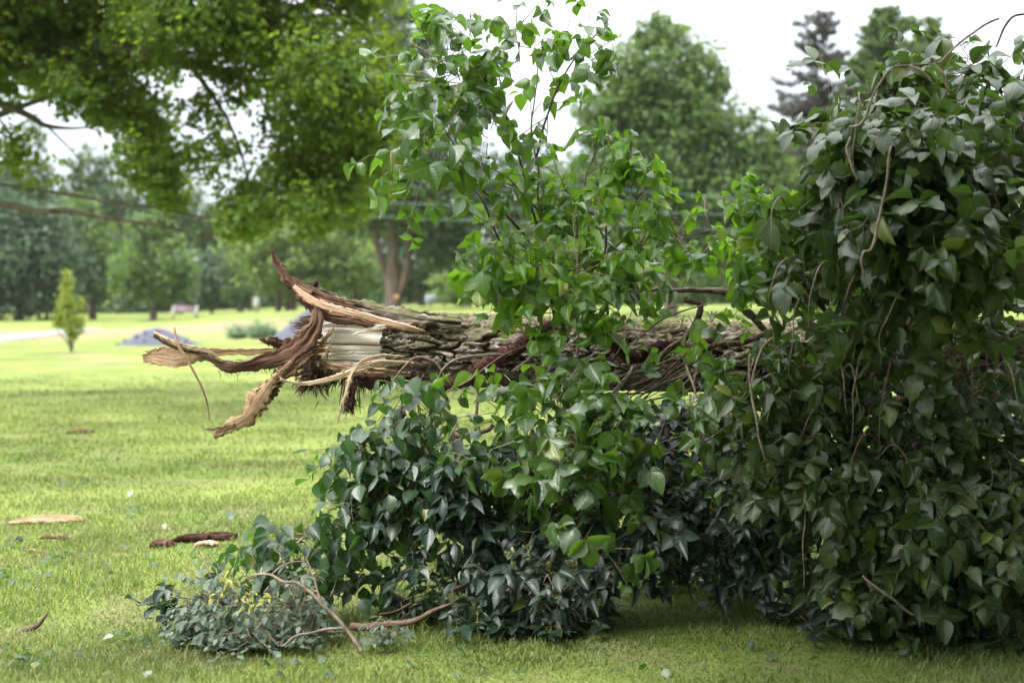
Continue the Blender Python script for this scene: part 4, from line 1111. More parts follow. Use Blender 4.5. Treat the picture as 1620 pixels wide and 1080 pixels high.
# frayed fibres at the broken end
def frayed():
    mb = MB()
    for k in range(260):
        a = RNG.uniform(0.3, 3.6); rr_ = R0 * RNG.uniform(0.55, 1.02)
        s_ = RNG.uniform(0.02, 0.10)
        st = axp(s_) + rr_ * (cos(a) * e2 + sin(a) * e1)
        L_ = RNG.uniform(0.03, 0.11)
        d = nrm(-axd * RNG.uniform(0.4, 1.0) + e1 * RNG.uniform(-.1, .5) + e2 * (0.25 * cos(a) + RNG.uniform(-.35, .25)))
        e = st + d * L_
        r_ = RNG.uniform(0.002, 0.009)
        mb.tube([st, (st + e) / 2 + rvec()[0] * 0.006, e], [r_, r_ * 0.8, 0.0008], 4, 5)
    mb.build("frayed_end", M["brown_wood"], FT)["kind"] = "stuff"
    mb = MB()
    # dark rotten fibre hanging beneath the end
    for k in range(800):
        a = RNG.uniform(2.2, 3.5); s_ = 0.42 * RNG.random() ** 1.8
        if vnoise(np.array([s_ * 28, a * 4, 0.5]), 95) < 0.0: continue
        st = axp(s_) + R0 * RNG.uniform(0.85, 1.0) * (cos(a) * e2 + sin(a) * e1)
        L_ = 0.012 + 0.09 * RNG.random() ** 2.2
        e = st + nrm(np.array([RNG.uniform(-.8, .2), RNG.uniform(-.4, .3), -0.9])) * L_
        r_ = RNG.uniform(0.0015, 0.006)
        mb.tube([st, (st + e) / 2 + rvec()[0] * 0.008, e], [r_, r_ * 0.7, 0.0006], 3, 5)
    # two hanging tufts of it
    for cx, cy, ln, spread, n in [(553, 606, 0.15, 0.016, 60), (554, 636, 0.045, 0.02, 70), (500, 590, 0.05, 0.05, 60), (640, 600, .05, .07, 40)]:
        for k in range(n):
            st = P(cx, cy, 7.15) + RNG.normal(size=3) * spread
            e = st + np.array([RNG.normal() * .015, RNG.normal() * .015, -ln * RNG.uniform(.3, 1)])
            mb.tube([st, (st + e) / 2 + rvec()[0] * .005, e], [0.0035, 0.003, 0.0008], 3, 5)
    mb.build("rotten_fibre", M["dark_fibre"], FT)["kind"] = "stuff"
    # broken slab under the trunk
    mb = MB()
    ribbon(mb, [P(548, 597, 7.25), P(590, 603, 7.2), P(640, 601, 7.2), P(700, 604, 7.22)], [0.05, 0.075, 0.07, 0.03], [0.03] * 4, 0, 60, 21, 0.25)
    mb.build("dark_splinter", M["dark_fibre"], FT)
    mb = MB()
    ribbon(mb, [P(515, 577, 7.19), P(555, 583, 7.165), P(610, 590, 7.15), P(650, 592, 7.18)], [0.02, 0.045, 0.045, 0.02], [0.02] * 4, 0, 60, 22, 0.25)
    ribbon(mb, [P(505, 548, 7.19), P(520, 530, 7.17), P(528, 518, 7.18)], [0.01, 0.022, 0.01], [0.012] * 3, 0, 30, 23, 0.25)
    ribbon(mb, [P(512, 572, 7.17), P(519, 555, 7.16), P(524, 545, 7.18)], [0.01, 0.02, 0.01], [0.012] * 3, 0, 30, 24, 0.25)
    mb.build("pale_splinter", M["tan_wood"], FT)
    mb = MB(); mb.tube([P(500, 452, 7.3), P(499, 448, 7.29), P(501, 444, 7.28)], [0.014, 0.017, 0.010], 8, 10, rough=0.5); mb.build("bark_knob", M["dark_fibre"], FT)
    # small moss crumbs hanging under the torn limbs
    mb = MB()
    for k in range(150):
        t = RNG.random()
        st = crom([P(500, 570, 7.1), P(455, 580, 7.1), P(400, 580, 7.1), P(355, 582, 7.1)], 30)[int(t * 29)] + RNG.normal(size=3) * .006
        e = st + np.array([RNG.normal() * .012, RNG.normal() * .01, -RNG.uniform(.005, .04)])
        mb.tube([st, (st + e) / 2 + rvec()[0] * .004, e], [0.0015, 0.0012, 0.0006], 3, 4)
    for px_, py_, l_ in [(372, 590, .06), (345, 592, .04), (440, 640, .03), (498, 600, .07), (565, 612, .05)]:
        st = P(px_, py_ - 6, 7.08); e = st + [0.01, 0, -l_]
        mb.tube([st, (st + e) / 2 + [.008, 0, 0], e], [0.002, 0.0015, 0.001], 3, 6)
    mb.build("moss_threads", M["dark_fibre"], FT)["kind"] = "stuff"
frayed()

# bare limbs and roots of the fallen tree tangled above and before the trunk
LIMBS = [([(700, 612, 7.2), (740, 600, 7.15), (780, 570, 7.1), (830, 540, 7.12), (870, 515, 7.2)], [0.020, 0.030, 0.034, 0.032, 0.025], "hairy_vine"),
         ([(900, 500, 7.2), (950, 525, 7.12), (1000, 560, 7.1), (1060, 545, 7.12), (1140, 560, 7.1)], [0.018, 0.026, 0.030, 0.026, 0.018], "hairy_vine"),
         ([(1240, 475, 7.0), (1200, 466, 6.95), (1150, 462, 6.95), (1090, 459, 7.0), (1030, 460, 7.1)], [0.028, 0.024, 0.018, 0.012, 0.01], "limb"),
         ([(1085, 470, 7.0), (1110, 480, 7.0), (1095, 520, 7.0), (1060, 560, 7.0), (1020, 605, 7.0)], [0.012, 0.014, 0.016, 0.014, 0.010], "limb"),
         ([(1230, 520, 6.9), (1180, 540, 6.88), (1130, 552, 6.88), (1070, 580, 6.9), (1000, 610, 6.95)], [0.016, 0.015, 0.013, 0.011, 0.008], "limb"),
         ([(1160, 470, 7.0), (1185, 500, 7.0), (1215, 530, 7.0)], [0.022, 0.02, 0.015], "limb"),
         ([(985, 410, 7.05), (1000, 440, 7.05), (1015, 470, 7.1)], [0.016, 0.020, 0.024], "limb"),
         ([(640, 655, 6.95), (625, 675, 6.95), (620, 690, 6.95)], [0.012, 0.014, 0.008], "limb"),
         ([(655, 600, 7.1), (650, 630, 7.0), (632, 655, 6.97)], [0.014, 0.016, 0.014], "limb"),
         ([(700, 620, 7.3), (720, 690, 7.3), (780, 672, 7.3)], [0.006, 0.012, 0.010], "limb"),
         ([(752, 600, 7.4), (752, 680, 7.35)], [0.006, 0.010], "limb"),
         ([(1620, 640, 6.8), (1500, 620, 6.8), (1400, 640, 6.85), (1330, 660, 6.9)], [0.05, 0.045, 0.03, 0.02], "limb")]
for pts, rad, nm in LIMBS:
    mb = MB(); pp = crom([P(*q) for q in pts], 6 * len(pts))
    pp[1:-1] += np.stack([vnoise(pp[1:-1] * 8 + k * 7, 92) for k in range(3)], -1) * 0.022
    c = mb.tube(pp, rad, 10, 14 * len(pts), rough=0.7 if nm == "hairy_vine" else 0.35)
    if nm == "hairy_vine":
        K = 4500
        i = RNG.integers(0, len(c), K)
        rr_ = np.interp(i, np.linspace(0, len(c), len(rad)), rad)
        d = nrm(RNG.normal(size=(K, 3)) + [0, -0.5, 0])
        A = c[i] + d * rr_[:, None] * 0.8
        B = A + d * (0.008 + 0.022 * RNG.random((K, 1)) ** 2) + RNG.normal(size=(K, 3)) * 0.010
        mb.sticks(A, B, 0.0016, 0.0006)
        mb.build(nm, M["hair"], FT)
    else:
        mb.build(nm, M["brown_twig"], FT)
# fine bare rootlets/twigs
TW = [[(622, 602, 7.0), (640, 580, 6.97), (660, 565, 6.97), (690, 575, 7.0), (705, 600, 7.0)],
      [(693, 607, 6.98), (700, 585, 6.95), (725, 567, 6.93), (770, 561, 6.93), (810, 560, 6.95)],
      [(708, 618, 6.95), (740, 603, 6.9), (770, 580, 6.88), (800, 560, 6.88), (838, 545, 6.9)],
      [(812, 586, 6.9), (840, 565, 6.88), (850, 550, 6.88)],
      [(880, 530, 6.9), (905, 500, 6.85), (935, 478, 6.85), (1000, 462, 6.9)],
      [(915, 500, 6.8), (914, 560, 6.78), (905, 600, 6.78), (900, 622, 6.8)],
      [(1000, 545, 6.8), (1040, 510, 6.78), (1080, 492, 6.78), (1130, 478, 6.8)],
      [(1225, 440, 6.6), (1222, 480, 6.6), (1224, 525, 6.6), (1228, 560, 6.6)],
      [(1290, 505, 6.55), (1250, 525, 6.5), (1210, 545, 6.5), (1190, 600, 6.48), (1188, 640, 6.46), (1200, 690, 6.46), (1215, 740, 6.48)],
      [(1108, 560, 6.7), (1107, 585, 6.7), (1085, 605, 6.7), (1070, 625, 6.7)],
      [(1078, 360, 6.9), (1070, 395, 6.92), (1078, 420, 6.95), (1100, 450, 7.0)],
      [(1115, 318, 6.9), (1120, 350, 6.9), (1145, 420, 6.95), (1160, 465, 7.0)],
      [(1136, 370, 6.9), (1100, 420, 6.9), (1078, 455, 6.95)],
      [(690, 600, 7.0), (692, 650, 6.95), (685, 690, 6.9)],
      [(1000, 590, 6.8), (960, 640, 6.78), (945, 660, 6.78)],
      [(1100, 545, 6.75), (1040, 600, 6.73), (980, 640, 6.75), (930, 690, 6.8)],
      [(1160, 555, 6.75), (1090, 590, 6.73), (1030, 615, 6.73), (970, 660, 6.75)],
      [(1140, 575, 6.72), (1080, 620, 6.72), (1010, 640, 6.75), (975, 690, 6.75)],
      [(1080, 560, 6.8), (1020, 585, 6.8), (960, 600, 6.82)], [(1200, 600, 6.7), (1130, 620, 6.72), (1080, 660, 6.75)]]
for k in range(8):
    a = random.uniform(960, 1180); b = random.uniform(560, 640)
    TW.append([(a, b, 6.8), (a - random.uniform(30, 60), b + random.uniform(15, 45), 6.76), (a - random.uniform(70, 110), b + random.uniform(30, 80), 6.8)])
for t_ in TW:
    mb = MB(); k = len(t_); r_ = random.uniform(0.004, 0.0065)
    mb.tube([P(*q) for q in t_], [r_ * 0.8] + [r_] * (k - 2) + [r_ * 0.45], 6, 9 * k, rough=0.2)
    mb.build("root_strand", M[random.choice(["twig", "twig", "red_twig"])], FT)

# ------------------------------------------------------------------ leafy plants
class Plant:
    def __init__(s): s.lp, s.ld, s.ln, s.ls, s.pa, s.pb, s.ta, s.tb, s.tr, s.fl = [], [], [], [], [], [], [], [], [], []
    def leaf(s, p, d, n, size):
        s.lp.append(p); s.ld.append(d); s.ln.append(n); s.ls.append(size)
    def spray(s, p, d, L, k, size, outw, droop=0.6, tri=True, flower=0.0, nup=0.5):
        """a leafy twig starting at p, heading d, sagging; k leaf stations"""
        d = nrm(d); step = L / k
        q = np.array(p, float)
        for i in range(k):
            nq = q + d * step
            if nq[2] < 0.03: nq[2] = 0.03
            s.ta.append(q); s.tb.append(nq); s.tr.append(0.0028 * (1 - 0.6 * i / k))
            q = nq
            d = nrm(d + np.array([0, 0, -droop / k]) + RNG.normal(size=3) * 0.22)
            sd = (1 if i % 2 else -1)
            lat = nrm(np.cross(d, UP) + RNG.normal(size=3) * 0.25) * sd
            pd = nrm(lat * 0.8 + d * 0.5 + outw * 0.4 + RNG.normal(size=3) * 0.3)
            pl = size * RNG.uniform(0.35, 0.75)
            b = q + pd * pl
            s.pa.append(q); s.pb.append(b)
            nn = nrm(outw * 0.75 + UP * nup + RNG.normal(size=3) * 0.38)
            td = nrm(pd * 0.5 + np.array([0, 0, -0.85]) + outw * 0.25 + RNG.normal(size=3) * 0.3)
            td = nrm(td - (td @ nn) * nn)
            sz = size * RNG.uniform(0.6, 1.35)
            if b[2] - sz * 0.8 < 0.02:      # lies along the ground
                td = nrm(np.array([td[0], td[1], 0.05])); nn = nrm(UP + RNG.normal(size=3) * 0.3)
                if b[2] < 0.03: b = np.array([b[0], b[1], 0.03 + 0.03 * RNG.random()])
            s.leaf(b, td, nn, sz)
            if tri:
                sdv = np.cross(nn, td)
                for sg in (-1, 1):
                    if RNG.random() < 0.12: continue
                    dl = nrm(td * 0.45 + sdv * sg + RNG.normal(size=3) * 0.22)
                    n2 = nrm(nn + RNG.normal(size=3) * 0.28)
                    s.leaf(b - td * sz * 0.08, nrm(dl - (dl @ n2) * n2), n2, sz * RNG.uniform(0.68, 0.92))
            if RNG.random() < flower: s.fl.append(q)
        return q
    def blob(s, px, py, Y, rx, ry, n, size, rdep=None, k=3, L=0.22, tri=True, shell=0.55, droop=0.8, flower=0.06, nup=0.5, gaps=True):
        sc_ = Y / FPX
        R = np.array([rx * sc_, rdep if rdep else rx * sc_ * 0.8, ry * sc_])
        c = P(px, py, Y)
        R = np.maximum(R - (L * 0.45 + size * 0.5), R * 0.35)
        for i in range(n):
            dv = rvec()[0]
            if dv[1] > 0.2 and RNG.random() < 0.5: dv[1] *= -1
            r_ = (shell + (1 - shell) * RNG.random()) ** 0.7
            p = c + dv * R * r_
            if p[2] < 0.04: p[2] = 0.04 + 0.06 * RNG.random()
            if gaps and vnoise(p * (8.0 if size < 0.05 else 3.0), 90) < (-0.02 if px > 1280 and size > .09 else -0.12) and dv[1] < 0.1: continue
            outw = nrm(dv * np.array([1, 1, 0.6]) + np.array([0, -0.35, 0.1]))
            d = nrm(outw * 0.5 + np.array([RNG.normal() * .5, RNG.normal() * .3, RNG.normal() * .5]))
            s.spray(p, d, L * RNG.uniform(0.6, 1.3), max(1, int(k * RNG.uniform(.7, 1.4))), size, outw, droop, tri, flower, nup)
    def build(s, root, leafmat, tpl, twig="twig", wide=None, fl=True):
        lp = np.array(s.lp); ls = np.array(s.ls)
        mb = MB(); mb.leaves(lp, np.array(s.ld), np.array(s.ln), ls, tpl, wide)
        mb.build("foliage", M[leafmat], root)
        mb = MB(); mb.sticks(np.array(s.pa), np.array(s.pb), 0.0016, 0.0011); mb.build("leaf_stalks", M["petiole"], root)["kind"] = "stuff"
        mb = MB(); mb.sticks(np.array(s.ta), np.array(s.tb), np.array(s.tr), np.array(s.tr) * 0.85); mb.build("twigs", M[twig], root)["kind"] = "stuff"
        if fl and s.fl:
            A, B, q, dd, nn, sz = [], [], [], [], [], []
            for f in s.fl:
                for j in range(7):
                    e = f + nrm(RNG.normal(size=3) + [0, -0.6, -0.2]) * RNG.uniform(.02, .06)
                    A.append(f); B.append(e)
                    for m in range(7):
                        q.append(f + (e - f) * RNG.uniform(.3, 1.1) + RNG.normal(size=3) * .004); dd.append(rvec()[0]); nn.append(rvec()[0]); sz.append(RNG.uniform(.004, .008))
            mb = MB(); mb.sticks(A, B, 0.0009, 0.0006); mb.leaves(q, dd, nn, sz, DIAM)
            mb.build("flower_clusters", M["flower"], root)["kind"] = "stuff"

def stem(root, pts, rad, mat="twig"):
    c = crom([P(*q) for q in pts], 7 * len(pts))
    c[1:-1] += np.stack([vnoise(c[1:-1] * 9 + k * 7, 91) for k in range(3)], -1) * 0.012
    mb = MB(); mb.tube(c, rad, 7, 10 * len(pts), rough=0.25)
    return mb.build("stem", M[mat], root)
def along(pl, pts, k, L, n, size, **kw):
    """leafy sprays leaving a stem polyline"""
    c = crom([P(*q) for q in pts], 60)
    tg = nrm(np.gradient(c, axis=0))
    for i in range(k):
        j = int(RNG.uniform(6, 59))
        o = nrm(RNG.normal(size=3) * np.array([1, .8, .5]) + [0, -0.3, 0.1])
        pl.spray(c[j], nrm(tg[j] * 0.6 + o), L * RNG.uniform(.6, 1.3), max(1, int(n * RNG.uniform(.6, 1.4))), size, o, **kw)

# --- tall shoots above the trunk, centre
V = thing("climbing_vine", "tall open leafy vine shoots rising above the log against the sky", "vine", P(900, 520, 7.2))
ST = [[(880, 520, 7.1), (860, 420, 6.9), (800, 340, 6.8), (745, 280, 6.7), (700, 200, 6.6)],
      [(1010, 465, 7.0), (950, 400, 6.9), (870, 350, 6.8), (800, 280, 6.75), (745, 250, 6.7)],
      [(790, 380, 6.8), (770, 330, 6.8), (740, 290, 6.8), (735, 270, 6.8)],
      [(860, 380, 6.8), (848, 250, 6.75), (842, 190, 6.7), (850, 90, 6.65), (840, 30, 6.6)],
      [(850, 360, 6.8), (815, 230, 6.8), (790, 130, 6.75), (760, 60, 6.7)],
      [(925, 400, 6.8), (925, 300, 6.75), (945, 240, 6.75), (960, 190, 6.7)],
      [(1000, 440, 6.9), (960, 380, 6.85), (905, 320, 6.8), (880, 270, 6.8)],
      [(960, 400, 6.8), (1010, 360, 6.75), (1060, 345, 6.72), (1090, 370, 6.7)],
      [(848, 250, 6.75), (880, 140, 6.7), (920, 80, 6.65), (945, 55, 6.6)], [(915, 400, 6.8), (905, 330, 6.8), (850, 300, 6.8)]]
pl = Plant()
for i, s_ in enumerate(ST):
    stem(V, s_, [0.011, 0.009, 0.007, 0.004, 0.002] if i < 2 else [0.006, 0.005, 0.004, 0.0025, 0.0015], "twig_dark" if i % 2 == 0 else "twig")
for i in (0, 1, 4): along(pl, ST[i], 12, 0.16, 2, 0.095)
for i in (3, 5, 6, 7, 8, 9): along(pl, ST[i], 7, 0.12, 2, 0.085)
pl.blob(690, 120, 6.6, 65, 60, 32, 0.092, 0.22, flower=0.1, k=2)
pl.blob(740, 80, 6.6, 40, 50, 12, 0.095, 0.18, k=2)
pl.blob(700, 220, 6.5, 60, 40, 17, 0.115, 0.2, flower=0.1, k=2)
pl.blob(665, 255, 6.5, 38, 45, 12, 0.105, 0.18, k=2)
pl.blob(775, 160, 6.6, 60, 65, 14, 0.075, 0.25, k=2)
pl.blob(815, 60, 6.6, 60, 50, 12, 0.085, 0.2, k=2, L=0.15)
pl.blob(925, 95, 6.6, 40, 45, 14, 0.085, 0.2, k=2, L=0.15)
pl.blob(870, 165, 6.6, 60, 50, 9, 0.07, 0.2, k=2, L=0.15)
pl.blob(900, 40, 6.6, 50, 30, 3, 0.07, 0.2, k=1, L=0.12)
pl.blob(880, 290, 6.7, 55, 50, 16, 0.08, 0.2, k=2, L=0.15)
pl.blob(770, 215, 6.65, 50, 40, 9, 0.08, 0.2, k=2, L=0.15)
pl.build(V, "vine_leaf", IVY)
V = thing("climbing_vine", "bright green leafy shoots standing over the log left of centre and arching right", "vine", P(960, 500, 7.0))
pl = Plant()
for i, s_ in enumerate([[(960, 500, 7.0), (955, 400, 6.8), (960, 300, 6.7), (965, 220, 6.65)], [(980, 480, 7.0), (1000, 400, 6.8), (1050, 350, 6.7), (1085, 400, 6.7)], [(900, 500, 6.9), (880, 430, 6.8), (830, 390, 6.7), (790, 400, 6.7)], [(860, 520, 6.9), (840, 460, 6.8), (790, 450, 6.75)]]):
    stem(V, s_, [0.007, 0.006, 0.004, 0.002], "twig"); along(pl, s_, 9, 0.14, 2, 0.085)
pl.blob(975, 240, 6.65, 28, 55, 13, 0.085, 0.15, k=2, L=0.12, flower=.1)
pl.blob(1000, 320, 6.65, 50, 40, 15, 0.09, 0.2, k=2, L=0.15, flower=.12)
pl.blob(1065, 380, 6.65, 40, 40, 13, 0.09, 0.2, k=2, L=0.15, flower=.12)
pl.blob(930, 350, 6.7, 50, 50, 14, 0.08, 0.2, k=2, L=0.15, flower=.12)
pl.blob(830, 420, 6.65, 60, 50, 32, 0.10, 0.25, k=2, flower=0.12)
pl.blob(905, 440, 6.65, 65, 50, 32, 0.10, 0.25, k=2, flower=0.12)
pl.blob(800, 445, 6.7, 40, 25, 12, 0.085, 0.2, k=2, L=0.15)
pl.blob(890, 490, 6.6, 30, 35, 10, 0.11, 0.2, k=2)
pl.blob(960, 440, 6.7, 50, 50, 12, 0.085, 0.2, k=2, L=0.15)
pl.build(V, "vine_leaf_light", IVY)
# --- small shoot between centre and mound
V = thing("climbing_vine", "small bright vine clump over the bare limbs just left of the big mound", "vine", P(1200, 500, 6.9))
pl = Plant()
for s_ in [[(1240, 520, 6.8), (1235, 440, 6.7), (1210, 380, 6.6), (1170, 320, 6.55)], [(1215, 400, 6.5), (1222, 375, 6.48), (1255, 362, 6.46), (1290, 370, 6.46), (1300, 385, 6.5)], [(1215, 400, 6.5), (1230, 420, 6.48), (1250, 450, 6.5), (1262, 480, 6.5)],
           [(1185, 330, 6.6), (1225, 380, 6.6), (1260, 410, 6.55)], [(1255, 370, 6.5), (1262, 400, 6.5), (1290, 430, 6.5)], [(1285, 300, 6.6), (1290, 285, 6.6), (1300, 280, 6.6)]]:
    stem(V, s_, [0.008, 0.008, 0.006, 0.003], "twig"); 
pl.blob(1175, 325, 6.55, 32, 32, 16, 0.075, 0.18, k=2, L=0.12, flower=.1)
pl.blob(1215, 370, 6.6, 50, 45, 24, 0.08, 0.2, k=2, L=0.15, flower=.1)
pl.blob(1265, 345, 6.6, 40, 40, 20, 0.085, 0.2, k=2, L=0.15, flower=.1)
pl.blob(1175, 425, 6.7, 45, 50, 14, 0.085, 0.2, k=2, L=0.15, flower=.1)
pl.blob(1230, 440, 6.7, 60, 50, 30, 0.09, 0.22, k=2, L=0.15, flower=.1)
pl.blob(1090, 490, 6.8, 60, 35, 7, 0.08, 0.15, k=2, L=0.15, flower=.1)
pl.blob(1180, 500, 6.75, 60, 40, 11, 0.085, 0.2, k=2, L=0.15, flower=.1)
pl.build(V, "vine_leaf_light", IVY)

# --- leaf curtain in front of the log
V = thing("climbing_vine", "mid green vine curtain of large serrated leaves hanging in front of the log", "vine", P(930, 560, 6.9))
pl = Plant()
for s_ in [[(880, 560, 6.9), (850, 620, 6.6), (830, 700, 6.55), (835, 780, 6.5)], [(1000, 580, 6.8), (960, 640, 6.6), (940, 700, 6.5), (960, 780, 6.5)], [(1080, 560, 6.8), (1100, 620, 6.6), (1120, 680, 6.55)]]:
    stem(V, s_, [0.007, 0.006, 0.004, 0.002])
    along(pl, s_, 10, 0.18, 2, 0.11)
for b in [(800, 650, 6.7, 50, 35, 18, .10), (790, 760, 6.6, 60, 60, 26, .10), (870, 665, 6.55, 70, 50, 46, .105), (930, 700, 6.5, 85, 55, 56, .108), (830, 720, 6.5, 60, 55, 34, .105), (950, 640, 6.65, 60, 40, 16, .09), (905, 585, 6.7, 35, 35, 11, .095), (1030, 700, 6.55, 80, 45, 34, .10), (800, 650, 6.6, 45, 50, 26, .10),
          (850, 780, 6.5, 60, 50, 14, .10), (935, 860, 6.35, 40, 60, 8, .105), (1100, 650, 6.65, 50, 30, 9, .085), (1165, 620, 6.6, 45, 40, 16, .095), (1110, 710, 6.55, 70, 40, 30, .095), (940, 540, 6.75, 30, 35, 5, .085), (1010, 490, 6.85, 50, 30, 7, .08)]:
    pl.blob(*b[:6], b[6], 0.26, flower=0.12, k=2)
pl.build(V, "vine_leaf", IVY)

# --- the big mound on the right
V = thing("leafy_mound", "huge dense mound of vine leaves swallowing the fallen crown at the right", "vine-covered crown", P(1480, 900, 6.9) * np.array([1, 1, 0]))
pl = Plant()
MD = [(1760, 300, 7.0, 130, 200, 90, .6), (1780, 600, 6.9, 140, 160, 90, .6), (1780, 880, 6.7, 140, 110, 80, .6), (1950, 450, 7.3, 120, 200, 80, .6), (1960, 800, 7.2, 140, 160, 80, .6), (1275, 480, 6.6, 45, 60, 26, .25), (1255, 570, 6.6, 45, 50, 22, .25), (1215, 640, 6.5, 45, 45, 22, .25), (1320, 140, 6.8, 34, 34, 12, .2), (1340, 330, 6.4, 50, 50, 30, .25),
      (1490, 140, 6.9, 100, 75, 80, .35), (1570, 110, 7.0, 90, 80, 60, .35), (1420, 180, 6.8, 85, 80, 80, .35), (1370, 255, 6.6, 55, 90, 60, .3), (1440, 270, 6.5, 110, 100, 120, .4), (1560, 250, 6.6, 110, 110, 110, .45), (1650, 200, 6.9, 90, 140, 50, .4),
      (1370, 360, 6.5, 75, 80, 80, .35), (1480, 400, 6.4, 110, 90, 100, .4), (1600, 400, 6.7, 110, 110, 60, .4), (1320, 470, 6.5, 75, 70, 80, .35), (1420, 520, 6.35, 110, 90, 110, .4), (1560, 560, 6.6, 120, 100, 70, .4),
      (1290, 590, 6.5, 80, 70, 80, .35), (1400, 660, 6.3, 110, 90, 110, .4), (1530, 700, 6.3, 120, 100, 110, .4), (1640, 700, 6.4, 90, 140, 60, .4), (1240, 700, 6.45, 70, 70, 70, .3), (1330, 770, 6.3, 100, 80, 100, .35), (1460, 810, 6.15, 120, 80, 110, .4), (1580, 840, 6.15, 120, 100, 90, .4),
      (1300, 860, 6.5, 75, 70, 60, .3), (1380, 910, 6.3, 100, 70, 70, .4), (1500, 930, 6.25, 120, 80, 70, .4), (1620, 950, 6.2, 110, 90, 60, .4),
      (1500, 500, 7.3, 150, 250, 120, .6), (1450, 800, 7.3, 220, 180, 120, .6), (1600, 300, 7.6, 130, 220, 90, .6), (1450, 250, 7.4, 110, 130, 70, .5)]
for b in MD:
    hi = 0.112 if b[1] < 700 else 0.10
    b = list(b); b[2] += -0.3 if b[1] < 520 and b[2] < 7.2 else (0.12 if b[1] > 740 else 0)
    pl.blob(b[0], b[1], b[2], b[3], b[4], int(b[5] * 0.8), hi, b[6], flower=0.07 if b[1] < 800 else 0.02, k=3, L=0.26, droop=1.2, shell=0.35)
pl.build(V, "mound_leaf", IVY, wide=np.full(len(pl.lp), 0.9))
for s_ in [[(1345, 200, 6.2), (1368, 190, 6.15), (1380, 150, 6.15), (1410, 112, 6.15), (1440, 104, 6.15), (1475, 100, 6.15)], [(1440, 104, 6.12), (1460, 115, 6.1), (1478, 135, 6.1)], [(1478, 100, 6.12), (1490, 115, 6.1), (1502, 145, 6.1)], [(1345, 218, 6.15), (1337, 235, 6.12), (1345, 260, 6.1), (1355, 285, 6.1)],
           [(1410, 230, 6.05), (1385, 380, 6.02), (1367, 400, 6.0), (1366, 425, 6.0), (1378, 460, 6.0)], [(1187, 560, 6.1), (1188, 620, 6.08), (1200, 690, 6.08), (1215, 740, 6.1)], [(1365, 910, 5.95), (1395, 935, 5.92), (1450, 972, 5.95)],
           [(1480, 100, 6.2), (1530, 60, 6.3), (1580, 30, 6.4)], [(1575, 75, 6.4), (1600, 30, 6.4), (1625, 20, 6.4)]]:
    stem(V, [(a_, b_, c_ - (0.3 if b_ < 520 else 0)) for a_, b_, c_ in s_], [0.004, 0.006, 0.005, 0.004, 0.0025][:max(2, len(s_))], "twig")
for i in range(34):
    a, b_ = random.uniform(1230, 1600), random.uniform(120, 900)
    if b_ < 300 and a < 1370: a += 120
    Yt = (6.0 if b_ < 520 else 6.05) + random.uniform(-.1, .15)
    dx = random.uniform(-70, 70); dy = random.uniform(50, 150)
    stem(V, [(a, b_, Yt + .15), (a + dx * .5, b_ - 20, Yt), (a + dx, b_ + dy * .4, Yt - .04), (a + dx * 1.1, b_ + dy, Yt + .02)], [0.004, 0.004, 0.003, 0.0015], random.choice(["twig", "twig", "red_twig"]))
for i in range(14):
    a = random.uniform(1340, 1580)
    stem(V, [(a, 950, 6.6), (a + random.uniform(-60, 60), 850, 6.7), (a + random.uniform(-60, 60), 650, 6.9), (a + random.uniform(-60, 60), 400, 7.0)], [0.02, 0.02, 0.016, 0.008], "twig_dark")

# --- glossy dark leaves low in the middle
V = thing("leafy_branch", "glossy blue-green leafy branch filling the low middle beneath the log", "branch", P(950, 900, 6.8) * np.array([1, 1, 0]))
pl = Plant()
for s_ in [[(1000, 640, 7.2), (960, 740, 7.0), (860, 850, 6.8), (700, 940, 6.6), (600, 970, 6.5)], [(1050, 640, 7.2), (1060, 740, 7.0), (1080, 860, 6.9), (1095, 950, 6.95)], [(1000, 640, 7.2), (900, 700, 7.1), (760, 800, 6.9), (640, 860, 6.8)],
           [(555, 990, 6.42), (640, 985, 6.4), (690, 965, 6.4), (740, 945, 6.45)]]:
    stem(V, s_, [0.018, 0.016, 0.012, 0.008, 0.003], "red_twig" if s_[0][0] == 555 else "twig_dark")
for b in [(1080, 780, 6.8, 110, 60, 84, .30), (1000, 830, 6.7, 100, 60, 78, .30), (900, 850, 6.65, 100, 70, 76, .30), (800, 830, 6.7, 90, 70, 66, .3), (1150, 840, 6.8, 80, 60, 60, .3), (700, 820, 6.8, 80, 65, 46, .3), (760, 760, 6.85, 70, 55, 36, .25), (620, 800, 6.85, 70, 45, 28, .25),
          (850, 930, 6.6, 110, 45, 70, .3), (720, 940, 6.6, 110, 40, 66, .3), (925, 920, 6.65, 55, 55, 40, .3), (620, 945, 6.6, 80, 28, 34, .25), (560, 950, 6.6, 50, 22, 12, .2), (1250, 960, 6.7, 60, 45, 30, .3), (1200, 880, 7.0, 50, 40, 26, .3), (830, 990, 6.5, 90, 20, 26, .15), (1300, 990, 6.5, 80, 40, 30, .3), (1150, 740, 6.9, 80, 50, 36, .3), (990, 760, 7.1, 120, 80, 70, .3), (1060, 700, 7.3, 110, 50, 50, .3), (1180, 680, 7.3, 80, 50, 40, .3), (850, 760, 7.1, 100, 60, 50, .3), (700, 880, 6.9, 100, 50, 40, .3), (1060, 850, 7.2, 100, 45, 40, .3), (1090, 850, 8.3, 170, 75, 110, .6), (900, 800, 8.2, 130, 70, 60, .5), (1250, 830, 8.2, 130, 90, 70, .6), (1080, 700, 8.2, 150, 70, 60, .5), (760, 850, 7.7, 110, 50, 40, .4), (1150, 905, 7.5, 90, 25, 34, .3)]:
    pl.blob(*b[:6], 0.098, b[6], flower=0.05, k=3, L=0.24, tri=True, droop=0.9, nup=0.95)
pl.build(V, "glossy_leaf", IVY[:3] + ROUND[:2], wide=np.full(len(pl.lp), 0.74))

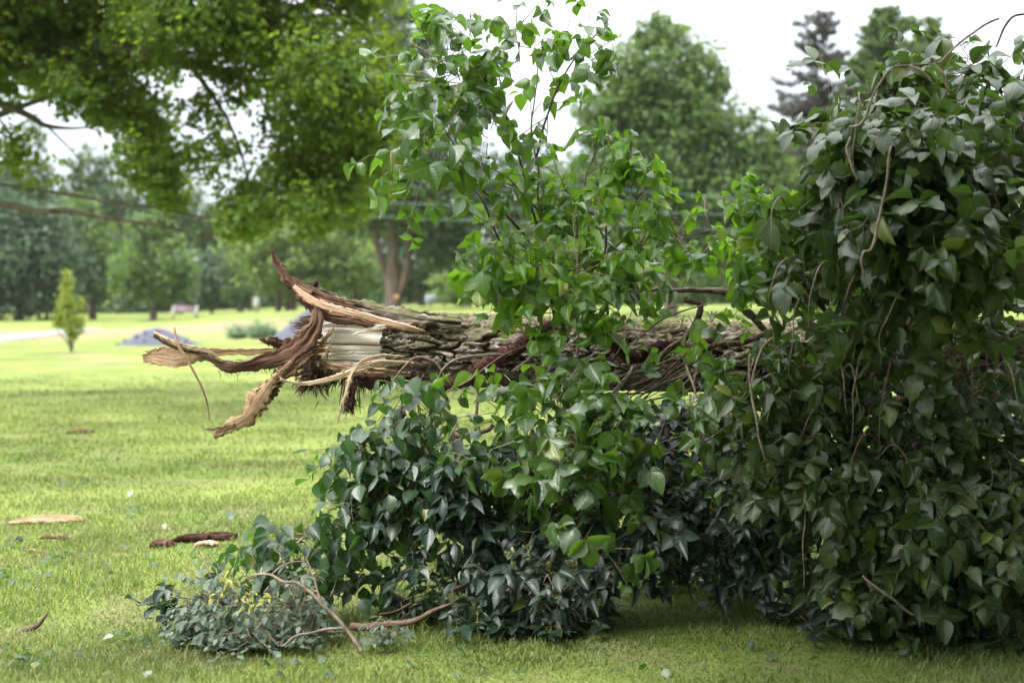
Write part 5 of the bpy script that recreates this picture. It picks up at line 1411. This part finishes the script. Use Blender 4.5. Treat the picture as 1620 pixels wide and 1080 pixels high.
# --- round-leaved hanging branch at the left
V = thing("drooping_branch", "slender drooping branch with smooth oval leaves hanging left of the vine curtain", "branch", P(690, 600, 7.0))
pl = Plant()
ST = [[(700, 600, 7.0), (650, 640, 6.9), (610, 680, 6.85), (560, 700, 6.85), (510, 735, 6.85)], [(655, 640, 6.9), (670, 700, 6.8), (695, 760, 6.75), (692, 830, 6.7), (660, 900, 6.65), (658, 930, 6.6)],
      [(690, 620, 6.9), (730, 690, 6.85), (700, 740, 6.85), (650, 760, 6.85)], [(720, 700, 6.85), (650, 790, 6.8), (560, 830, 6.75), (480, 850, 6.7), (400, 870, 6.65)],
      [(700, 790, 6.8), (600, 870, 6.75), (560, 920, 6.7)], [(480, 850, 6.7), (440, 900, 6.6), (380, 920, 6.5)]]
for i, s_ in enumerate(ST): stem(V, s_, [0.007, 0.006, 0.005, 0.003, 0.0015], "twig" if i != 1 else "twig")
for i, s_ in enumerate(ST): along(pl, s_, 13, 0.12, 3, 0.078, tri=False, nup=0.6)
for b in [(650, 620, 6.85, 40, 35, 12), (560, 715, 6.85, 55, 40, 22), (520, 745, 6.85, 30, 25, 9), (620, 700, 6.85, 60, 45, 16), (700, 680, 6.85, 55, 60, 14), (640, 770, 6.8, 75, 50, 44), (560, 790, 6.8, 55, 35, 22), (720, 750, 6.8, 60, 60, 26),
          (500, 850, 6.7, 60, 38, 26), (430, 870, 6.65, 55, 35, 20), (560, 880, 6.7, 60, 40, 26), (370, 880, 6.6, 35, 25, 7), (470, 900, 6.6, 60, 30, 20), (620, 860, 6.75, 70, 50, 36), (660, 610, 6.85, 30, 25, 8)]:
    pl.blob(*b[:6], 0.082, 0.2, k=3, L=0.15, tri=False, flower=0.02, nup=0.6, droop=0.5)
pl.build(V, "round_leaf", ROUND)

# --- dark leafy sprig on the grass at far left of the pile
V = thing("leafy_sprig", "dark bluish leafy sprig lying on the grass left of the small-leaved pile", "sprig", G(255, 975))
pl = Plant()
stem(V, [(330, 950, 6.3), (290, 945, 6.35), (250, 940, 6.4)], [0.004, 0.003, 0.002]); stem(V, [(330, 965, 6.3), (270, 975, 6.4), (220, 978, 6.45)], [0.004, 0.003, 0.002])
for b in [(255, 935, 6.4, 24, 14, 6), (285, 935, 6.38, 18, 14, 4), (255, 972, 6.45, 45, 9, 9), (300, 960, 6.4, 20, 16, 5)]:
    pl.blob(*b[:6], 0.105, 0.08, k=1, L=0.05, tri=True, flower=0, nup=1.0)
pl.build(V, "glossy_leaf", ROUND)

# --- small-leaved pile
V = thing("brush_pile", "heap of small grey-green leaved twigs on the grass at lower left", "brush pile", G(400, 1015))
pl = Plant()
for b in [(335, 985, 6.25, 48, 42, 170), (400, 950, 6.3, 75, 40, 170), (390, 1005, 6.2, 70, 30, 160), (470, 960, 6.3, 60, 42, 150), (350, 930, 6.3, 40, 25, 60), (470, 1005, 6.2, 50, 25, 60), (400, 1030, 6.1, 35, 12, 40), (310, 1010, 6.2, 25, 25, 40), (520, 950, 6.4, 30, 28, 30)]:
    pl.blob(*b[:5], int(b[5] * 0.75), 0.040, 0.2, k=5, L=0.16, tri=False, flower=0.0, shell=0.4, droop=0.8, nup=0.7)
pl.build(V, "small_leaf", OVAL, "twig")
pl = Plant()
for b in [(375, 940, 6.12, 38, 22, 13), (432, 985, 6.1, 20, 26, 9)]:
    pl.blob(*b[:6], 0.035, 0.08, k=5, L=0.13, tri=False, flower=0, nup=0.6)
mb = MB(); mb.leaves(np.array(pl.lp), np.array(pl.ld), np.array(pl.ln), np.array(pl.ls), OVAL, np.full(len(pl.lp), 0.6)); mb.build("yellow_sprigs", M["yellow_leaf"], V)["kind"] = "stuff"
# bare branch lying on it
V = thing("bare_branch", "forked bare grey-brown branch leaning across the small-leaved pile", "branch", G(568, 1030))
for s_, r_ in [([(572, 1030, 6.02), (548, 995, 6.04), (520, 965, 6.05), (505, 945, 6.05), (497, 905, 6.08), (484, 880, 6.1)], [0.010, 0.0095, 0.008, 0.006, 0.005, 0.003]),
               ([(520, 965, 6.05), (480, 930, 6.05), (450, 920, 6.05), (425, 908, 6.08), (400, 908, 6.1), (380, 920, 6.1)], [0.008, 0.008, 0.007, 0.006, 0.005, 0.003]),
               ([(548, 993, 6.04), (515, 995, 6.03), (480, 1002, 6.02), (445, 1022, 6.02), (425, 1005, 6.05), (410, 1000, 6.05)], [0.007, 0.006, 0.005, 0.005, 0.004, 0.002]),
               ([(430, 908, 6.08), (460, 890, 6.12), (482, 887, 6.14)], [0.005, 0.004, 0.003]), ([(497, 905, 6.08), (500, 903, 6.05), (503, 900, 6.03)], [0.005, 0.004, 0.003])]:
    cc = crom([P(*q) for q in s_], 6 * len(s_)); cc[1:-1] += np.stack([vnoise(cc[1:-1] * 14 + k * 7, 93) for k in range(3)], -1) * 0.010
    mb = MB(); mb.tube(cc, [x * .85 for x in r_], 8, 12 * len(s_), rough=0.35); mb.build("limb", M["twig"], V)
V = thing("leafy_sprig", "little sprig of pale rounded leaves on the grass right of the bare branch", "sprig", G(610, 1025))
pl = Plant()
stem(V, [(560, 1020, 6.1), (600, 1018, 6.12), (635, 1012, 6.15)], [0.003, 0.003, 0.002])
for b in [(610, 1015, 6.15, 35, 12, 22), (585, 1028, 6.1, 14, 8, 6)]:
    pl.blob(*b[:6], 0.035, 0.08, k=3, L=0.06, tri=False, flower=0, nup=0.9)
pl.build(V, "small_leaf", OVAL)

# ------------------------------------------------------------------ debris on the lawn
def chunk(name, label, cat, p0, p1, wd, th_, mat, lift=0.02, seed=30, group=None, bj=0.25, bb=0.012):
    a = G(*p0); b = G(*p1); m = (a + b) / 2
    a[2] += lift; b[2] += lift; m[2] = gz(m[0], m[1]) + lift * 1.5
    mb = MB(); ribbon(mb, [a, (a + m) / 2 + [0, 0, lift * .3], m, (b + m) / 2, b], [wd * .25, wd * .7, wd, wd * .95, wd * .5], [th_ * .5, th_, th_, th_, th_ * .5], 0, 60, seed, bj, 0.08, face=np.array([0, -0.55, 0.83]), bumpy=bb)
    tag(mb.build(name, M[mat]), label, cat, group)
chunk("wood_slab", "long pale split slab of fresh wood lying on the lawn at the left", "wood slab", (14, 833), (132, 827), 0.09, 0.03, "tan_wood", 0.018, 31, bj=0.10, bb=0.003)
chunk("bark_piece", "long dark brown bark piece lying on the lawn behind the drooping leaves", "bark piece", (272, 861), (376, 856), 0.06, 0.05, "dark_fibre", 0.018, 32)
chunk("bark_piece", "short frayed reddish brown bark lump at the left end of the long bark piece", "bark piece", (236, 868), (276, 864), 0.06, 0.045, "brown_wood", 0.014, 33)
chunk("wood_chunk", "pinkish chunk of inner bark just in front of the long bark piece", "wood chunk", (308, 870), (345, 867), 0.045, 0.03, "inner_bark", 0.016, 34, bb=0.005)
chunk("bark_piece", "thin brown bark sliver on the grass in front of the pale slab", "bark piece", (62, 859), (112, 857), 0.02, 0.02, "brown_wood", 0.015, 35)
chunk("wood_chip", "small tan chip on the grass below the thin bark sliver", "wood chip", (36, 876), (66, 875), 0.025, 0.015, "tan_wood", 0.012, 36)
chunk("wood_chip", "tiny dark chip at the left edge beside the thin bark sliver", "wood chip", (24, 861), (36, 860), 0.025, 0.02, "dark_fibre", 0.015, 37)
chunk("bark_piece", "flat brown bark scrap far out on the lawn below the hanging torn limb", "bark piece", (104, 688), (150, 686), 0.06, 0.03, "brown_wood", 0.02, 38)
mb = MB(); a = G(36, 1000); mb.tube([a, P(58, 990, a[1]), P(75, 970, a[1])], [0.012, 0.011, 0.006], 8, 16, rough=0.3)
tag(mb.build("broken_stick", M["twig_dark"]), "short dark broken stick poking up from the grass at lower left", "stick")
def fallen_leaf(label, px, py, size, mat, tilt=0.3, seed=0):
    r = np.random.default_rng(seed)
    g = G(px, py, 0.03)
    mb = MB(); n = nrm(UP + r.normal(size=3) * tilt + [0, -0.4, 0]); d = r.normal(size=3); d[2] = 0; d = nrm(d - (d @ n) * n)
    mb.leaves([g], [d], [n], [size], ROUND[:1]); tag(mb.build("fallen_leaf", M[mat]), label, "leaf", "loose leaves on the grass")
M["pale_leaf"] = leaf_mat("pale_leaf", (0.16, 0.20, 0.15), (0.26, 0.30, 0.24), rough=0.6, spec=0.3, trans=0.2)
fallen_leaf("whitish round leaf lying against the dark sprig at lower left", 272, 986, 0.06, "pale_leaf", 0.2, 3)
fallen_leaf("white leaf at the very bottom edge of the view", 232, 1077, 0.05, "pale_leaf", 0.1, 4)
fallen_leaf("small pale leaf on the open lawn above the long bark piece", 204, 793, 0.07, "pale_leaf", 0.5, 5)
fallen_leaf("tiny pale leaf above the right part of the long bark piece", 262, 842, 0.05, "pale_leaf", 0.5, 6)
fallen_leaf("pale leaf on the grass well in front of the dark sprig", 180, 1019, 0.05, "pale_leaf", 0.3, 7)
fallen_leaf("pale leaf pair end at bottom right on the shaded grass", 1050, 1073, 0.05, "pale_leaf", 0.3, 8)
def litter():
    mb = MB(); q, dd, nn, sz = [], [], [], []
    for (cx, cy, sx, sy, n) in [(190, 815, 25, 6, 40), (10, 920, 30, 12, 60), (35, 870, 20, 6, 20), (90, 885, 20, 5, 20), (45, 1052, 25, 8, 30), (210, 1022, 16, 4, 16), (320, 1038, 10, 4, 12), (110, 770, 30, 4, 14), (110, 935, 70, 20, 24), (200, 900, 80, 20, 20), (600, 1050, 200, 18, 40), (1200, 1050, 250, 20, 30), (250, 1050, 160, 20, 30), (150, 905, 60, 5, 14)]:
        for k in range(n):
            g = G(cx + random.gauss(0, sx), min(1078, cy + random.gauss(0, sy)), 0.025 + 0.02 * random.random())
            q.append(g); n_ = nrm(UP + RNG.normal(size=3) * .4); d = nrm(RNG.normal(size=3)); dd.append(nrm(d - (d @ n_) * n_)); nn.append(n_); sz.append(random.uniform(.025, .055))
    mb.leaves(q, dd, nn, sz, OVAL)
    tag(mb.build("leaf_litter", M["round_leaf"]), "scattered torn green leaves strewn over the lawn in loose patches", "leaf litter", kind="stuff")
litter()

# ------------------------------------------------------------------ unseen tree added beside the camera to darken the mound and right foreground
def added_shade_tree():
    base = np.array([6.2, 1.6, gz(6.2, 1.6)])
    root = thing("shade_tree", "unseen tree added out of view at the right to shade the front of the mound", "tree", base)
    tb = MB(); tb.tube([base - [0, 0, .2], base + [0.1, 0, 2], base + [0, .2, 5]], [0.3, 0.25, 0.18], 12, 12, rough=.1); tb.build("trunk", M["tree_bark"], root)
    cb = MB()
    for (cx, cy, cz, R_, n) in [(5.6, 2.2, 3.2, 2.0, 9000), (4.2, 0.2, 4.0, 2.0, 8000), (7.0, 4.0, 3.4, 2.2, 9000), (6.2, 1.6, 5.6, 2.8, 9000), (2.6, -1.8, 3.8, 2.0, 7000), (8.5, 2.5, 2.5, 2.4, 6000), (0.0, 3.2, 5.0, 1.0, 5000), (0.3, 3.9, 5.6, 1.1, 3500), (2.4, 1.6, 6.0, 2.0, 6000), (3.2, -3.0, 2.4, 2.4, 7000), (6.2, -2.0, 1.8, 2.6, 7000), (0.6, -4.2, 3.4, 2.4, 6000), (-0.1, 4.0, 4.9, 1.0, 4000), (0.8, 3.2, 6.2, 1.8, 6000), (2.0, 3.6, 3.9, 1.0, 6000), (0.2, 2.4, 4.4, 1.4, 7000), (1.9, 2.3, 4.3, 1.4, 7000), (3.0, 2.4, 3.6, 1.2, 7000), (-0.5, 3.5, 4.2, 0.9, 5000), (0.5, 3.8, 4.0, 0.9, 6000), (1.4, 3.9, 3.9, 0.9, 6000)]:
        d = rvec(n // 20); c = np.array([cx, cy, cz]) + d * (R_ * (0.4 + 0.6 * RNG.random((len(d), 1))))
        p = np.repeat(c, 20, 0) + RNG.normal(size=(len(d) * 20, 3)) * 0.22
        p = p[(np.abs(p[:, 0]) > 0.42 * p[:, 1] + 0.6) | (p[:, 2] > 1.5 + 0.3 * p[:, 1] + 0.4) | (p[:, 1] < -.2)]
        cb.leaves(p, rvec(len(p)), nrm(UP + RNG.normal(size=(len(p), 3)) * .6), 0.13 + 0.08 * RNG.random(len(p)), DIAM)
    cb.build("crown", M["c_mid"], root)
added_shade_tree()

# ------------------------------------------------------------------ summer haze
mh = bpy.data.materials.new("haze"); mh.use_nodes = True
t = mh.node_tree; t.nodes.clear()
o_ = t.nodes.new("ShaderNodeOutputMaterial"); pv = t.nodes.new("ShaderNodeVolumePrincipled")
pv.inputs["Color"].default_value = (0.92, 0.96, 1.0, 1); pv.inputs["Density"].default_value = 0.00014
t.links.new(pv.outputs[0], o_.inputs["Volume"])
mb = MB(); mb.box((0, 160, 14), (420, 420, 34)); hz = mb.build("haze", mh, smooth=False); hz["kind"] = "stuff"
print("faces", sum(len(o.data.polygons) for o in bpy.data.objects if o.type == 'MESH'))
